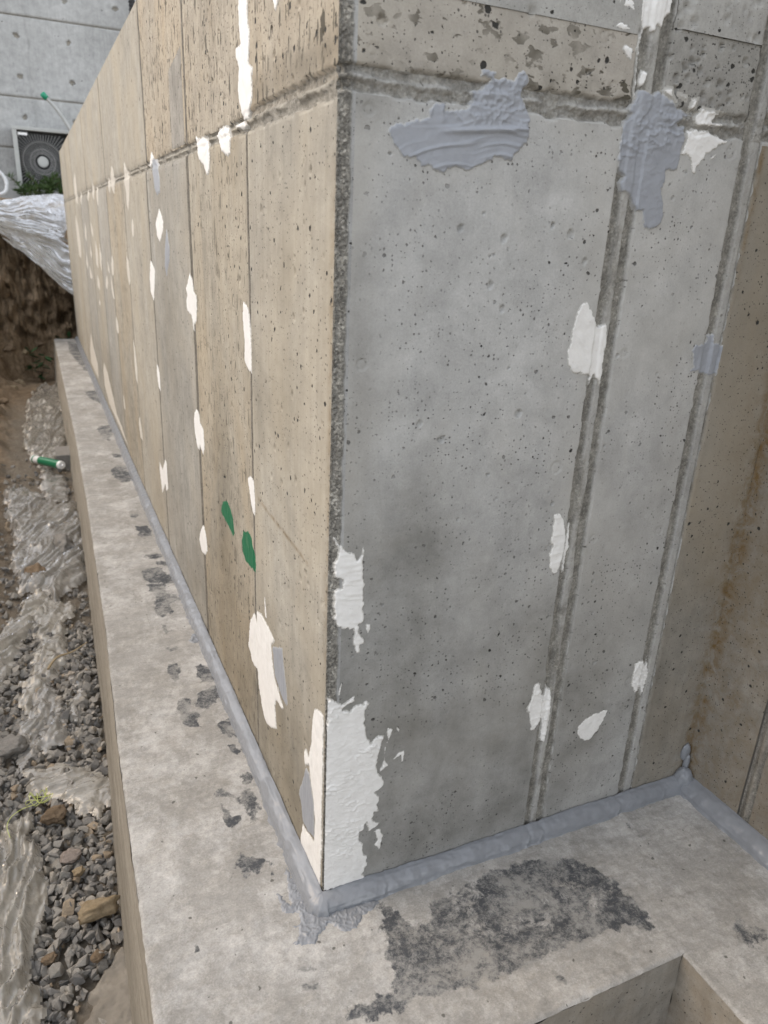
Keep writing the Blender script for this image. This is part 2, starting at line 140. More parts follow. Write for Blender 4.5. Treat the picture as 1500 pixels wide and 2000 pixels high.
PRIMER = [
 (1,[(0.0928,-0.0422),(0.1090,-0.0653),(0.1191,-0.0940),(0.1264,-0.1228),(0.1294,-0.1653),(0.1596,-0.2022),(0.2034,-0.2148),(0.3014,-0.2146),(0.3499,-0.2305),(0.2905,-0.2297),(0.1916,-0.2292),(0.1156,-0.2192),(0.0770,-0.2144),(0.0448,-0.2155),(0.0083,-0.2169),(-0.0381,-0.2016),(-0.0284,-0.1876),(0.0259,-0.1906),(0.0521,-0.1893),(0.0565,-0.1615),(0.0659,-0.1179),(0.0697,-0.0790)]),
 (1,[(0.4457,-0.1868),(0.4928,-0.1969),(0.5098,-0.2263),(0.4986,-0.2554),(0.4683,-0.2419),(0.4099,-0.2296),(0.3220,-0.2280),(0.2446,-0.2251),(0.2445,-0.2108),(0.3098,-0.2030),(0.3807,-0.2061)]),
 (0.95,[(0.3472,-0.0564),(0.4073,-0.0679),(0.4817,-0.1081),(0.5035,-0.1662),(0.4995,-0.1893),(0.4664,-0.1689),(0.4387,-0.1182),(0.3515,-0.0830)]),
 (0.78,[(0.0928,-0.0422),(0.1047,-0.0581),(0.1163,-0.0801),(0.1236,-0.1041),(0.1351,-0.1057),(0.1616,-0.0921),(0.1568,-0.0825),(0.1803,-0.0699),(0.2155,-0.0613),(0.2678,-0.0613),(0.3089,-0.0472),(0.3485,-0.0544),(0.3857,-0.0579),(0.4596,-0.0838),(0.4833,-0.1061),(0.4953,-0.1374),(0.5059,-0.1635),(0.4995,-0.1893),(0.5103,-0.2221),(0.4986,-0.2554),(0.4833,-0.2596),(0.4704,-0.2396),(0.4288,-0.2342),(0.4099,-0.2296),(0.3830,-0.2258),(0.3499,-0.2305),(0.2944,-0.2284),(0.2589,-0.2339),(0.2321,-0.2294),(0.1916,-0.2292),(0.1548,-0.2230),(0.1156,-0.2192),(0.0770,-0.2144),(0.0448,-0.2155),(0.0083,-0.2169),(-0.0381,-0.2016),(-0.0284,-0.1876),(-0.0004,-0.1934),(0.0259,-0.1906),(0.0521,-0.1893),(0.0565,-0.1615),(0.0588,-0.1373),(0.0670,-0.1115),(0.0669,-0.0851),(0.0805,-0.0547)]),
 (0.55,[(0.6520,-0.2798),(0.6694,-0.3024),(0.6667,-0.3441),(0.6260,-0.3775),(0.6180,-0.3546),(0.6177,-0.3240)]),
 (0.9,[(-0.1107,1.4380),(-0.0469,1.4446),(-0.0454,1.4062),(-0.0259,1.3444),(-0.0301,1.3191),(-0.0959,1.3332),(-0.1106,1.3559)]),
 (0.85,[(-0.1106,1.3296),(-0.0587,1.3202),(-0.0530,1.2666),(-0.0303,1.2335),(-0.0304,1.1927),(-0.0710,1.1753),(-0.0654,1.1270),(-0.0929,1.0995),(-0.1094,1.1202),(-0.1073,1.2039),(-0.1083,1.2692)]),
 (1,[(-0.1084,1.0618),(-0.0983,1.0440),(-0.0945,1.0081),(-0.1030,0.9942),(-0.1069,1.0194)]),
 (1,[(-0.1185,0.9344),(-0.1094,0.9153),(-0.0882,0.9233),(-0.0932,0.9030),(-0.1084,0.9024)]),
 (0.9,[(-0.1218,0.8380),(-0.1010,0.8391),(-0.0966,0.7969),(-0.1075,0.7673),(-0.1244,0.7518),(-0.1282,0.7805),(-0.1307,0.8096)]),
 (1,[(-0.0597,0.8062),(-0.0403,0.8137),(-0.0253,0.7993),(-0.0223,0.7578),(-0.0273,0.7208),(-0.0589,0.7218),(-0.0652,0.7626)]),
 (1,[(-0.0684,0.6882),(-0.0290,0.6998),(-0.0253,0.6462),(-0.0452,0.6386),(-0.0699,0.6133),(-0.0882,0.6301),(-0.0845,0.6635)]),
 (0.9,[(-0.1230,0.6781),(-0.1042,0.6760),(-0.1026,0.6404),(-0.1151,0.6161),(-0.0893,0.6111),(-0.0869,0.5959),(-0.1150,0.5878),(-0.1248,0.5777),(-0.1316,0.6129),(-0.1345,0.6428)]),
 (1,[(-0.0553,0.5557),(-0.0311,0.5558),(-0.0435,0.4886),(-0.0573,0.5114)]),
 (0.8,[(-0.0868,1.8498),(-0.0466,1.8367),(-0.0408,1.7272),(-0.0844,1.7357)]),
 (0.8,[(-0.0973,1.5712),(-0.0369,1.5612),(-0.0340,1.5293),(-0.0878,1.5273)]),
 (0.7,[(-0.0846,1.9773),(-0.0553,1.9679),(-0.0642,1.9312),(-0.0849,1.9379)]),
 (0.8,[(-0.0579,1.4971),(-0.0109,1.4811),(-0.0305,1.4535),(-0.0584,1.4678)]),
 (0.9,[(-0.1292,0.6036),(-0.0985,0.5794),(-0.0954,0.5418),(-0.1159,0.5617),(-0.1268,0.5780)]),
 (1,[(-0.0566,0.5511),(-0.0280,0.5587),(-0.0159,0.5053),(-0.0206,0.4865),(-0.0609,0.5079)]),
 (1,[(-0.0561,0.4687),(-0.0429,0.4665),(-0.0335,0.4350),(-0.0453,0.4286),(-0.0540,0.4484)]),
 (1,[(-0.0532,0.3562),(-0.0336,0.3688),(-0.0293,0.3418),(-0.0425,0.3225),(-0.0559,0.3326)]),
 (0.8,[(-0.1174,0.3328),(-0.1016,0.3409),(-0.0816,0.3187),(-0.0686,0.2948),(-0.0523,0.3215),(-0.0401,0.3071),(-0.0367,0.2504),(-0.0461,0.2277),(-0.0711,0.2247),(-0.0716,0.2465),(-0.0619,0.2603),(-0.0730,0.2897),(-0.1131,0.3170)]),
 (1,[(-0.1140,0.2990),(-0.1047,0.2728),(-0.0937,0.2553),(-0.0785,0.2493),(-0.0875,0.2313),(-0.1030,0.2164),(-0.1120,0.2410),(-0.1102,0.2618)]),
 (1,[(-0.1058,0.1575),(-0.0904,0.1398),(-0.0460,0.1144),(-0.0475,0.1094),(-0.0710,0.1170),(-0.0782,0.1014),(-0.0924,0.1108),(-0.1068,0.0985),(-0.1151,0.1091),(-0.1118,0.1334)]),
 (1,[(-0.0660,0.0947),(-0.0575,0.0949),(-0.0591,0.0847),(-0.0667,0.0877)]),
 (1,[(-0.1093,0.1551),(-0.1131,0.1339),(-0.1284,0.1108),(-0.1446,0.0997),(-0.1301,0.1151),(-0.1164,0.1352)]),
 (0.9,[(-0.2162,0.0023),(-0.2086,-0.0081),(-0.2124,-0.0152),(-0.2177,-0.0116)]),
 (0.8,[(-0.1274,-0.0838),(-0.1208,-0.0947),(-0.1225,-0.0967),(-0.1277,-0.0892)]),
 (0.7,[(-0.0821,-0.0970),(-0.0695,-0.0966),(-0.0491,-0.1106),(-0.0544,-0.1112),(-0.0793,-0.1037)]),
 (0.7,[(-0.0756,-0.1295),(-0.0515,-0.1381),(-0.0582,-0.1432),(-0.0750,-0.1350)]),
 (0.9,[(0.0521,-0.0770),(0.0592,-0.0747),(0.0586,-0.0831),(0.0535,-0.0878)]),
 (1,[(0.2889,-0.2642),(0.2968,-0.2674),(0.2974,-0.2757),(0.2925,-0.2799),(0.2866,-0.2696)]),
 (0.6,[(0.4161,-0.0549),(0.4280,-0.0665),(0.4386,-0.0798),(0.4251,-0.0922),(0.4110,-0.0732)]),
 (0.5,[(0.6214,-0.0470),(0.6282,-0.0701),(0.6315,-0.0962),(0.6233,-0.1170),(0.6168,-0.1168),(0.6183,-0.0860),(0.6148,-0.0647)]),
 (0.8,[(-0.0991,6.8114),(-0.0230,6.6181),(-0.0119,5.6568),(-0.0115,5.1950),(-0.0514,5.2019),(-0.0864,5.6681),(-0.1150,6.2004)]),
 (0.9,[(-0.1020,4.4012),(-0.0109,4.4301),(0.0060,4.1061),(-0.0211,3.9853),(-0.0827,4.1692)]),
 (0.8,[(-0.0983,3.4152),(-0.0301,3.4310),(-0.0232,3.2681),(-0.0605,3.0982),(-0.1034,3.1679)]),
 (0.7,[(-0.0760,2.8573),(-0.0245,2.8429),(-0.0386,2.7708),(-0.0766,2.7815)]),
 (0.8,[(-0.1081,2.5782),(-0.0693,2.6587),(-0.0288,2.6236),(-0.0293,2.4037),(-0.0740,2.3760),(-0.1004,2.4669)]),
 (0.8,[(-0.0844,1.9787),(-0.0589,1.9706),(-0.0696,1.9258),(-0.0889,1.9399)]),
 (0.9,[(-0.0821,1.8448),(-0.0443,1.8401),(-0.0335,1.7338),(-0.0799,1.7209)]),
 (0.8,[(-0.0964,1.5549),(-0.0346,1.5593),(-0.0507,1.5147),(-0.0950,1.5297)]),
 (1,[(-0.1112,1.4402),(-0.0548,1.4558),(-0.0501,1.3964),(-0.0237,1.3648),(-0.0289,1.3335),(-0.1056,1.3492)]),
]
SMEARS = [
 [(-0.0661,-0.0605),(-0.0723,-0.0530),(-0.0613,-0.0459),(-0.0551,-0.0314),(-0.0642,-0.0277),(-0.0508,-0.0228),(-0.0460,-0.0035),(-0.0711,0.0067),(-0.0669,0.0609),(-0.0635,0.0518),(-0.0568,0.0339),(-0.0528,0.0174),(-0.0488,0.0497),(-0.0339,0.1079),(-0.0301,0.0498),(-0.0153,0.0021),(0.0032,0.0020),(0.0571,0.0106),(0.1075,0.0060),(0.0872,-0.0395),(0.0710,-0.0476),(0.0564,-0.0524),(0.0332,-0.0710),(0.0133,-0.0680),(0.0006,-0.0542),(-0.0050,-0.0450),(-0.0281,-0.0595),(-0.0373,-0.0690)],
 [(-0.0551,0.9272),(-0.0400,0.9747),(-0.0280,0.9703),(-0.0222,0.9348),(-0.0323,0.9157)],
]
SHEETS = [
 ('pale beige plastic sheet bunched into a long rope beside the gravel',0.05,80,[(-0.6204,0.7349),(-0.5562,0.7787),(-0.5342,0.8252),(-0.5014,0.8410),(-0.4851,0.7870),(-0.4790,0.6952),(-0.4714,0.5941),(-0.4710,0.4767),(-0.4839,0.3777),(-0.4918,0.3101),(-0.4974,0.1767),(-0.5908,0.2158)]),
 ('torn beige plastic sheet spread flat below the yellow twine',0.025,15,[(-0.5180,0.9923),(-0.4862,1.0134),(-0.4218,0.9883),(-0.3573,0.9587),(-0.2995,0.9294),(-0.2877,0.8695),(-0.3025,0.7920),(-0.3159,0.7387),(-0.3796,0.7928),(-0.4385,0.8517),(-0.4869,0.8890),(-0.5052,0.9335)]),
 ('whitish crumpled plastic scrap beside a grey mortar lump',0.035,70,[(-0.5284,1.1239),(-0.5060,1.2438),(-0.4842,1.3781),(-0.4561,1.4609),(-0.4314,1.3949),(-0.3834,1.3341),(-0.3837,1.2246),(-0.4017,1.0998),(-0.4462,1.0631),(-0.4860,1.0478),(-0.5181,1.0034)]),
 ('thin curled plastic strip lying on gravel against footing',0.02,80,[(-0.3770,1.6020),(-0.3480,1.5206),(-0.3318,1.3825),(-0.3418,1.2653),(-0.3729,1.1795),(-0.3787,1.2089),(-0.3549,1.2995),(-0.3539,1.4066),(-0.3758,1.5138)]),
 ('long twisted beige plastic strips fanning to the left edge',0.05,50,[(-0.6457,1.7370),(-0.5832,1.8089),(-0.5170,1.9937),(-0.4517,2.1341),(-0.4056,2.0695),(-0.4371,1.8996),(-0.4990,1.7206),(-0.5458,1.5599),(-0.5856,1.3577),(-0.6247,1.2891)]),
 ('knotted grey and beige plastic between soil and footing',0.04,75,[(-0.4643,1.8462),(-0.4337,2.0794),(-0.3876,2.0395),(-0.3349,1.9515),(-0.3709,1.7517),(-0.3719,1.5295),(-0.4070,1.4425),(-0.4454,1.4568),(-0.4847,1.2909),(-0.5271,1.2519),(-0.4990,1.4451),(-0.4594,1.5618)]),
 ('wide crumpled plastic sheet with grey folds below the green cartridge',0.06,65,[(-0.5958,3.4412),(-0.5247,3.4648),(-0.4348,3.3919),(-0.3885,3.1620),(-0.3144,3.1388),(-0.2427,3.2007),(-0.2520,2.7046),(-0.2612,2.2764),(-0.2542,2.1666),(-0.3472,2.0975),(-0.3976,2.0196),(-0.4614,2.1132),(-0.5178,2.1573),(-0.5496,2.4308),(-0.5478,2.8015),(-0.5930,3.0681)]),
 ('pale plastic sheet heaped against footing beyond the cartridge',0.08,80,[(-0.5051,4.5205),(-0.4914,5.4657),(-0.4472,6.1602),(-0.3261,6.4445),(-0.1859,6.4816),(-0.2093,6.0574),(-0.2255,4.8890),(-0.2403,4.0639),(-0.3410,3.9181),(-0.4017,3.7722),(-0.4638,4.0676)]),
 ('narrow plastic strip running past the small concrete block',0.03,70,[(-0.4187,3.9403),(-0.3336,3.7000),(-0.2824,3.5831),(-0.3034,3.2196),(-0.3885,3.1620),(-0.4204,3.4795)]),
]
RINGS = [(0.0370,1.1771,0.0058),(0.0383,1.2361,0.0056),(0.0388,0.8841,0.0065),(0.3833,0.8914,0.0076),(0.3600,1.2908,0.0073),(0.3841,1.2361,0.0067),(0.4698,0.5829,0.0066),(0.4740,0.8895,0.0061),(0.6150,0.5783,0.0073),(0.6132,0.2707,0.0093),(0.3854,0.2663,0.0080),(0.6156,1.1779,0.0082),(0.3735,0.7157,0.0089),(0.3830,0.5763,0.0073)]
LINE_A = (0.3758,0.5740); LINE_B = (0.0973,0.5651)

# ---------------------------------------------------------------- numeric helpers
rng = np.random.default_rng(7)
random.seed(7)

def _hash(ix, iy, seed):
    n = (ix.astype(np.int64) * 374761393 + iy.astype(np.int64) * 668265263 + seed * 974634777) & 0xffffffff
    n = ((n ^ (n >> 13)) * 1274126177) & 0xffffffff
    n = n ^ (n >> 16)
    return n.astype(np.float64) / 4294967295.0

def noise(x, y, seed=0):
    x = np.asarray(x, float); y = np.asarray(y, float)
    x, y = np.broadcast_arrays(x, y)
    ix = np.floor(x); iy = np.floor(y); fx = x - ix; fy = y - iy
    def g(dx, dy):
        a = _hash(ix + dx, iy + dy, seed) * 2 * np.pi
        return np.cos(a) * (fx - dx) + np.sin(a) * (fy - dy)
    ux = fx * fx * fx * (fx * (fx * 6 - 15) + 10); uy = fy * fy * fy * (fy * (fy * 6 - 15) + 10)
    a = g(0, 0) * (1 - ux) + g(1, 0) * ux
    b = g(0, 1) * (1 - ux) + g(1, 1) * ux
    return (a * (1 - uy) + b * uy) * 1.5

def fbm(x, y, octv=4, seed=0, gain=0.5):
    s = 0; a = 1; f = 1
    for o in range(octv):
        s = s + a * noise(x * f, y * f, seed + o * 17); a *= gain; f *= 2.03
    return s

def smooth(a, b, x):
    t = np.clip((x - a) / (b - a), 0, 1)
    return t * t * (3 - 2 * t)

def box01(x, lo, hi, soft):
    return smooth(lo - soft, lo + soft, x) * (1 - smooth(hi - soft, hi + soft, x))

def sdf(px, py, poly):
    """signed distance, positive inside"""
    P = np.asarray(poly, float); sh = px.shape
    x = px.ravel(); y = py.ravel()
    d = np.full(x.shape, 1e9); ins = np.zeros(x.shape, bool)
    n = len(P)
    for i in range(n):
        a = P[i]; b = P[(i + 1) % n]; e = b - a
        L = max(e @ e, 1e-12)
        t = np.clip(((x - a[0]) * e[0] + (y - a[1]) * e[1]) / L, 0, 1)
        d = np.minimum(d, (x - a[0] - t * e[0]) ** 2 + (y - a[1] - t * e[1]) ** 2)
        c = ((a[1] > y) != (b[1] > y))
        if c.any():
            xi = (b[0] - a[0]) * (y - a[1]) / (b[1] - a[1] if b[1] != a[1] else 1e-12) + a[0]
            ins ^= (c & (x < xi))
    d = np.sqrt(d)
    return np.where(ins, d, -d).reshape(sh)

def lin(a, b, step):
    n = max(2, int(round((b - a) / step)) + 1)
    return np.linspace(a, b, n)

# ---------------------------------------------------------------- object helpers
COL = scene.collection
def tag(o, label=None, category=None, group=None, kind=None):
    if label: o['label'] = label
    if category: o['category'] = category
    if group: o['group'] = group
    if kind: o['kind'] = kind
    return o

def thing(name, loc, label, category, group=None):
    o = bpy.data.objects.new(name, None); COL.objects.link(o)
    o.empty_display_size = 0.1
    o.matrix_world = Matrix.Translation(loc)
    return tag(o, label, category, group)

def link(name, me, mat, parent=None):
    o = bpy.data.objects.new(name, me); COL.objects.link(o)
    if mat is not None:
        me.materials.append(mat)
    if parent is not None:
        o.parent = parent
        if parent.type == 'EMPTY': o.matrix_parent_inverse = Matrix.Translation(-root_loc(parent))
    return o

def root_loc(o):
    v = Vector((0, 0, 0))
    while o is not None:
        if o.type == 'EMPTY':
            return Vector(o.matrix_basis.translation)
        o = o.parent
    return v

def mesh_np(name, V, F, attrs=None, flat=False):
    V = np.ascontiguousarray(V, np.float32).reshape(-1, 3); F = np.ascontiguousarray(F, np.int32)
    k = F.shape[1]
    me = bpy.data.meshes.new(name)
    me.vertices.add(len(V)); me.vertices.foreach_set('co', V.ravel())
    me.loops.add(F.size); me.loops.foreach_set('vertex_index', F.ravel())
    me.polygons.add(len(F))
    me.polygons.foreach_set('loop_start', np.arange(0, F.size, k, dtype=np.int32))
    if not flat:
        me.polygons.foreach_set('use_smooth', np.ones(len(F), bool))
    else:
        me.polygons.foreach_set('use_smooth', np.zeros(len(F), bool))
    for nm, a in (attrs or {}).items():
        at = me.attributes.new(nm, 'FLOAT', 'POINT')
        at.data.foreach_set('value', np.ascontiguousarray(a, np.float32).ravel())
    me.update(calc_edges=True); me.validate()
    return me

def grid_faces(n, m, keep=None, flip=False):
    i, j = np.meshgrid(np.arange(n - 1), np.arange(m - 1), indexing='ij')
    a = (i * m + j); b = ((i + 1) * m + j); c = ((i + 1) * m + j + 1); d = (i * m + j + 1)
    F = np.stack([a, b, c, d] if not flip else [a, d, c, b], -1).reshape(-1, 4)
    if keep is not None:
        kf = keep[:-1, :-1] | keep[1:, :-1] | keep[:-1, 1:] | keep[1:, 1:]
        F = F[kf.ravel()]
    return F

def grid_obj(name, P, mat, parent=None, attrs=None, keep=None, flip=False):
    n, m = P.shape[:2]
    F = grid_faces(n, m, keep, flip)
    V = P.reshape(-1, 3)
    if keep is not None:
        used = np.unique(F); mp = np.full(len(V), -1); mp[used] = np.arange(len(used))
        V = V[used]; F = mp[F]
        attrs = {k: np.asarray(a).ravel()[used] for k, a in (attrs or {}).items()}
    return link(name, mesh_np(name, V, F, attrs), mat, parent)

def bm_obj(name, bm, mat, parent=None, smooth_shade=False):
    bmesh.ops.recalc_face_normals(bm, faces=bm.faces)
    me = bpy.data.meshes.new(name); bm.to_mesh(me); bm.free()
    if smooth_shade:
        for p in me.polygons: p.use_smooth = True
    return link(name, me, mat, parent)

def bm_box(bm, lo, hi, bevel=0.0, rot=None, seg=2):
    r = bmesh.ops.create_cube(bm, size=1.0)
    vs_ = r['verts']
    c = [(a + b) / 2 for a, b in zip(lo, hi)]; s = [b - a for a, b in zip(lo, hi)]
    M = Matrix.Translation(c) @ (rot or Matrix.Identity(4)) @ Matrix.Diagonal((s[0], s[1], s[2], 1))
    bmesh.ops.transform(bm, matrix=M, verts=vs_)
    if bevel:
        es = list({e for v in vs_ for e in v.link_edges})
        bmesh.ops.bevel(bm, geom=es, offset=bevel, segments=seg, affect='EDGES', profile=0.7)
    return bm

def box_obj(name, lo, hi, mat, parent=None, bevel=0.0, rot=None):
    return bm_obj(name, bm_box(bmesh.new(), lo, hi, bevel, rot), mat, parent)

def tube_mesh(name, pts, rad, seg=10, cap=True):
    """a tube through points; rad number or list"""
    P = [Vector(p) for p in pts]; n = len(P)
    if not hasattr(rad, '__len__'): rad = [rad] * n
    V = []; ref = Vector((0.13, 0.21, 0.97)).normalized()
    for i in range(n):
        t = (P[min(i + 1, n - 1)] - P[max(i - 1, 0)]).normalized()
        a = t.cross(ref)
        if a.length < 1e-3: a = t.cross(Vector((1, 0, 0)))
        a.normalize(); b = t.cross(a)
        for k in range(seg):
            an = 2 * math.pi * k / seg
            V.append(P[i] + (a * math.cos(an) + b * math.sin(an)) * rad[i])
    F = []
    for i in range(n - 1):
        for k in range(seg):
            F.append((i * seg + k, i * seg + (k + 1) % seg, (i + 1) * seg + (k + 1) % seg, (i + 1) * seg + k))
    if cap:
        F.append(tuple(range(seg))[::-1]); F.append(tuple((n - 1) * seg + k for k in range(seg)))
    me = bpy.data.meshes.new(name); me.from_pydata([tuple(v) for v in V], [], F); me.update()
    for p in me.polygons: p.use_smooth = len(p.vertices) == 4
    return me

def spline(pts, n):
    """Catmull-Rom through points"""
    P = [Vector(p) for p in pts]; P = [P[0]] + P + [P[-1]]; out = []
    segs = len(P) - 3
    for i in range(n):
        t = i / (n - 1) * segs; k = min(int(t), segs - 1); t -= k
        a, b, c, d = P[k:k + 4]
        out.append(0.5 * ((2 * b) + (c - a) * t + (2 * a - 5 * b + 4 * c - d) * t * t + (3 * b - a - 3 * c + d) * t ** 3))
    return out

# ---------------------------------------------------------------- materials
class NT:
    def __init__(self, name):
        self.m = bpy.data.materials.new(name); self.m.use_nodes = True
        self.n = self.m.node_tree.nodes; self.l = self.m.node_tree.links
        self.n.clear()
        self.out = self.n.new('ShaderNodeOutputMaterial')
        self.p = self.n.new('ShaderNodeBsdfPrincipled')
        self.l.new(self.p.outputs[0], self.out.inputs['Surface'])
        tc = self.n.new('ShaderNodeTexCoord'); self.co = tc.outputs['Object']
    def set(self, sock, v):
        if hasattr(v, 'links') or isinstance(v, bpy.types.NodeSocket): self.l.new(v, sock)
        elif v is not None:
            if hasattr(v, '__len__') and len(v) == 3 and sock.type == 'RGBA': v = (*v, 1)
            sock.default_value = v
    def map(self, scale, loc=(0, 0, 0), rot=(0, 0, 0)):
        n = self.n.new('ShaderNodeMapping'); self.l.new(self.co, n.inputs[0])
        n.inputs['Scale'].default_value = scale if hasattr(scale, '__len__') else (scale,) * 3
        n.inputs['Location'].default_value = loc; n.inputs['Rotation'].default_value = rot
        return n.outputs[0]
    def noise(self, scale, detail=4, rough=0.55, dist=0.0, vec=None):
        n = self.n.new('ShaderNodeTexNoise'); self.l.new(vec or self.co, n.inputs['Vector'])
        n.inputs['Scale'].default_value = scale; n.inputs['Detail'].default_value = detail
        n.inputs['Roughness'].default_value = rough; n.inputs['Distortion'].default_value = dist
        return n.outputs['Fac']
    def vor(self, scale, vec=None, feature='F1', rand=1.0):
        n = self.n.new('ShaderNodeTexVoronoi'); self.l.new(vec or self.co, n.inputs['Vector'])
        n.feature = feature
        n.inputs['Scale'].default_value = scale; n.inputs['Randomness'].default_value = rand
        return n
    def ramp(self, fac, stops):
        n = self.n.new('ShaderNodeValToRGB'); self.set(n.inputs[0], fac)
        e = n.color_ramp.elements
        while len(e) < len(stops): e.new(0.5)
        for el, (p, c) in zip(e, stops):
            el.position = p; el.color = (c, c, c, 1) if not hasattr(c, '__len__') else (*c, 1)
        return n.outputs[0]
    def mix(self, fac, a, b, mode='MIX'):
        n = self.n.new('ShaderNodeMix'); n.data_type = 'RGBA'; n.blend_type = mode
        self.set(n.inputs[0], fac); self.set(n.inputs[6], a); self.set(n.inputs[7], b)
        return n.outputs[2]
    def math(self, op, a, b=None, c=None, clamp=False):
        n = self.n.new('ShaderNodeMath'); n.operation = op; n.use_clamp = clamp
        for i, v in enumerate((a, b, c)):
            if v is not None: self.set(n.inputs[i], v)
        return n.outputs[0]
    def attr(self, name):
        n = self.n.new('ShaderNodeAttribute'); n.attribute_name = name
        return n.outputs['Fac']
    def bump(self, h, dist, strength=1.0, normal=None):
        n = self.n.new('ShaderNodeBump'); self.set(n.inputs['Height'], h)
        n.inputs['Distance'].default_value = dist; n.inputs['Strength'].default_value = strength
        if normal is not None: self.l.new(normal, n.inputs['Normal'])
        return n.outputs[0]
    def done(self, color, rough=0.85, normal=None, spec=0.3):
        self.set(self.p.inputs['Base Color'], color)
        self.set(self.p.inputs['Roughness'], rough)
        self.p.inputs['Specular IOR Level'].default_value = spec
        if normal is not None: self.l.new(normal, self.p.inputs['Normal'])
        return self.m

def flat_co(t, floor=False):
    s = t.n.new('ShaderNodeSeparateXYZ'); t.l.new(t.co, s.inputs[0])
    c = t.n.new('ShaderNodeCombineXYZ')
    if floor:
        t.l.new(s.outputs[0], c.inputs[0]); t.l.new(s.outputs[1], c.inputs[1])
    else:
        t.l.new(t.math('ADD', s.outputs[0], s.outputs[1]), c.inputs[0]); t.l.new(s.outputs[2], c.inputs[1])
    return c.outputs[0]

def specks(t, scale, amount, size, seed, vec_scale=(1, 1, 1), floor=False, warp=.5):
    """small pores: 1 inside a pore. amount = share of voronoi cells that hold one"""
    mp = t.n.new('ShaderNodeMapping'); t.l.new(flat_co(t, floor), mp.inputs[0])
    mp.inputs['Scale'].default_value = (vec_scale[0], vec_scale[-1], 1); mp.inputs['Location'].default_value = (seed * 3.1, seed * 1.7, 0)
    vec = mp.outputs[0]
    w = t.n.new('ShaderNodeTexNoise'); t.l.new(vec, w.inputs['Vector']); w.inputs['Scale'].default_value = scale * 1.7
    w.inputs['Detail'].default_value = 2 if warp < 1 else 5
    mx = t.n.new('ShaderNodeVectorMath'); mx.operation = 'MULTIPLY_ADD'
    t.l.new(w.outputs['Color'], mx.inputs[0]); mx.inputs[1].default_value = (warp / scale,) * 3; t.l.new(vec, mx.inputs[2])
    v = t.vor(scale, mx.outputs[0]); v.voronoi_dimensions = '2D'
    sep = t.n.new('ShaderNodeSeparateColor'); t.l.new(v.outputs['Color'], sep.inputs[0])
    on = t.math('LESS_THAN', sep.outputs[0], amount)
    r = t.math('MULTIPLY_ADD', t.math('POWER', sep.outputs[1], 3.0), size * 0.75, size * 0.25)
    d = t.math('SUBTRACT', r, v.outputs['Distance'])
    k = t.math('MULTIPLY', d, 14.0, clamp=True)
    return t.math('MULTIPLY', k, on)

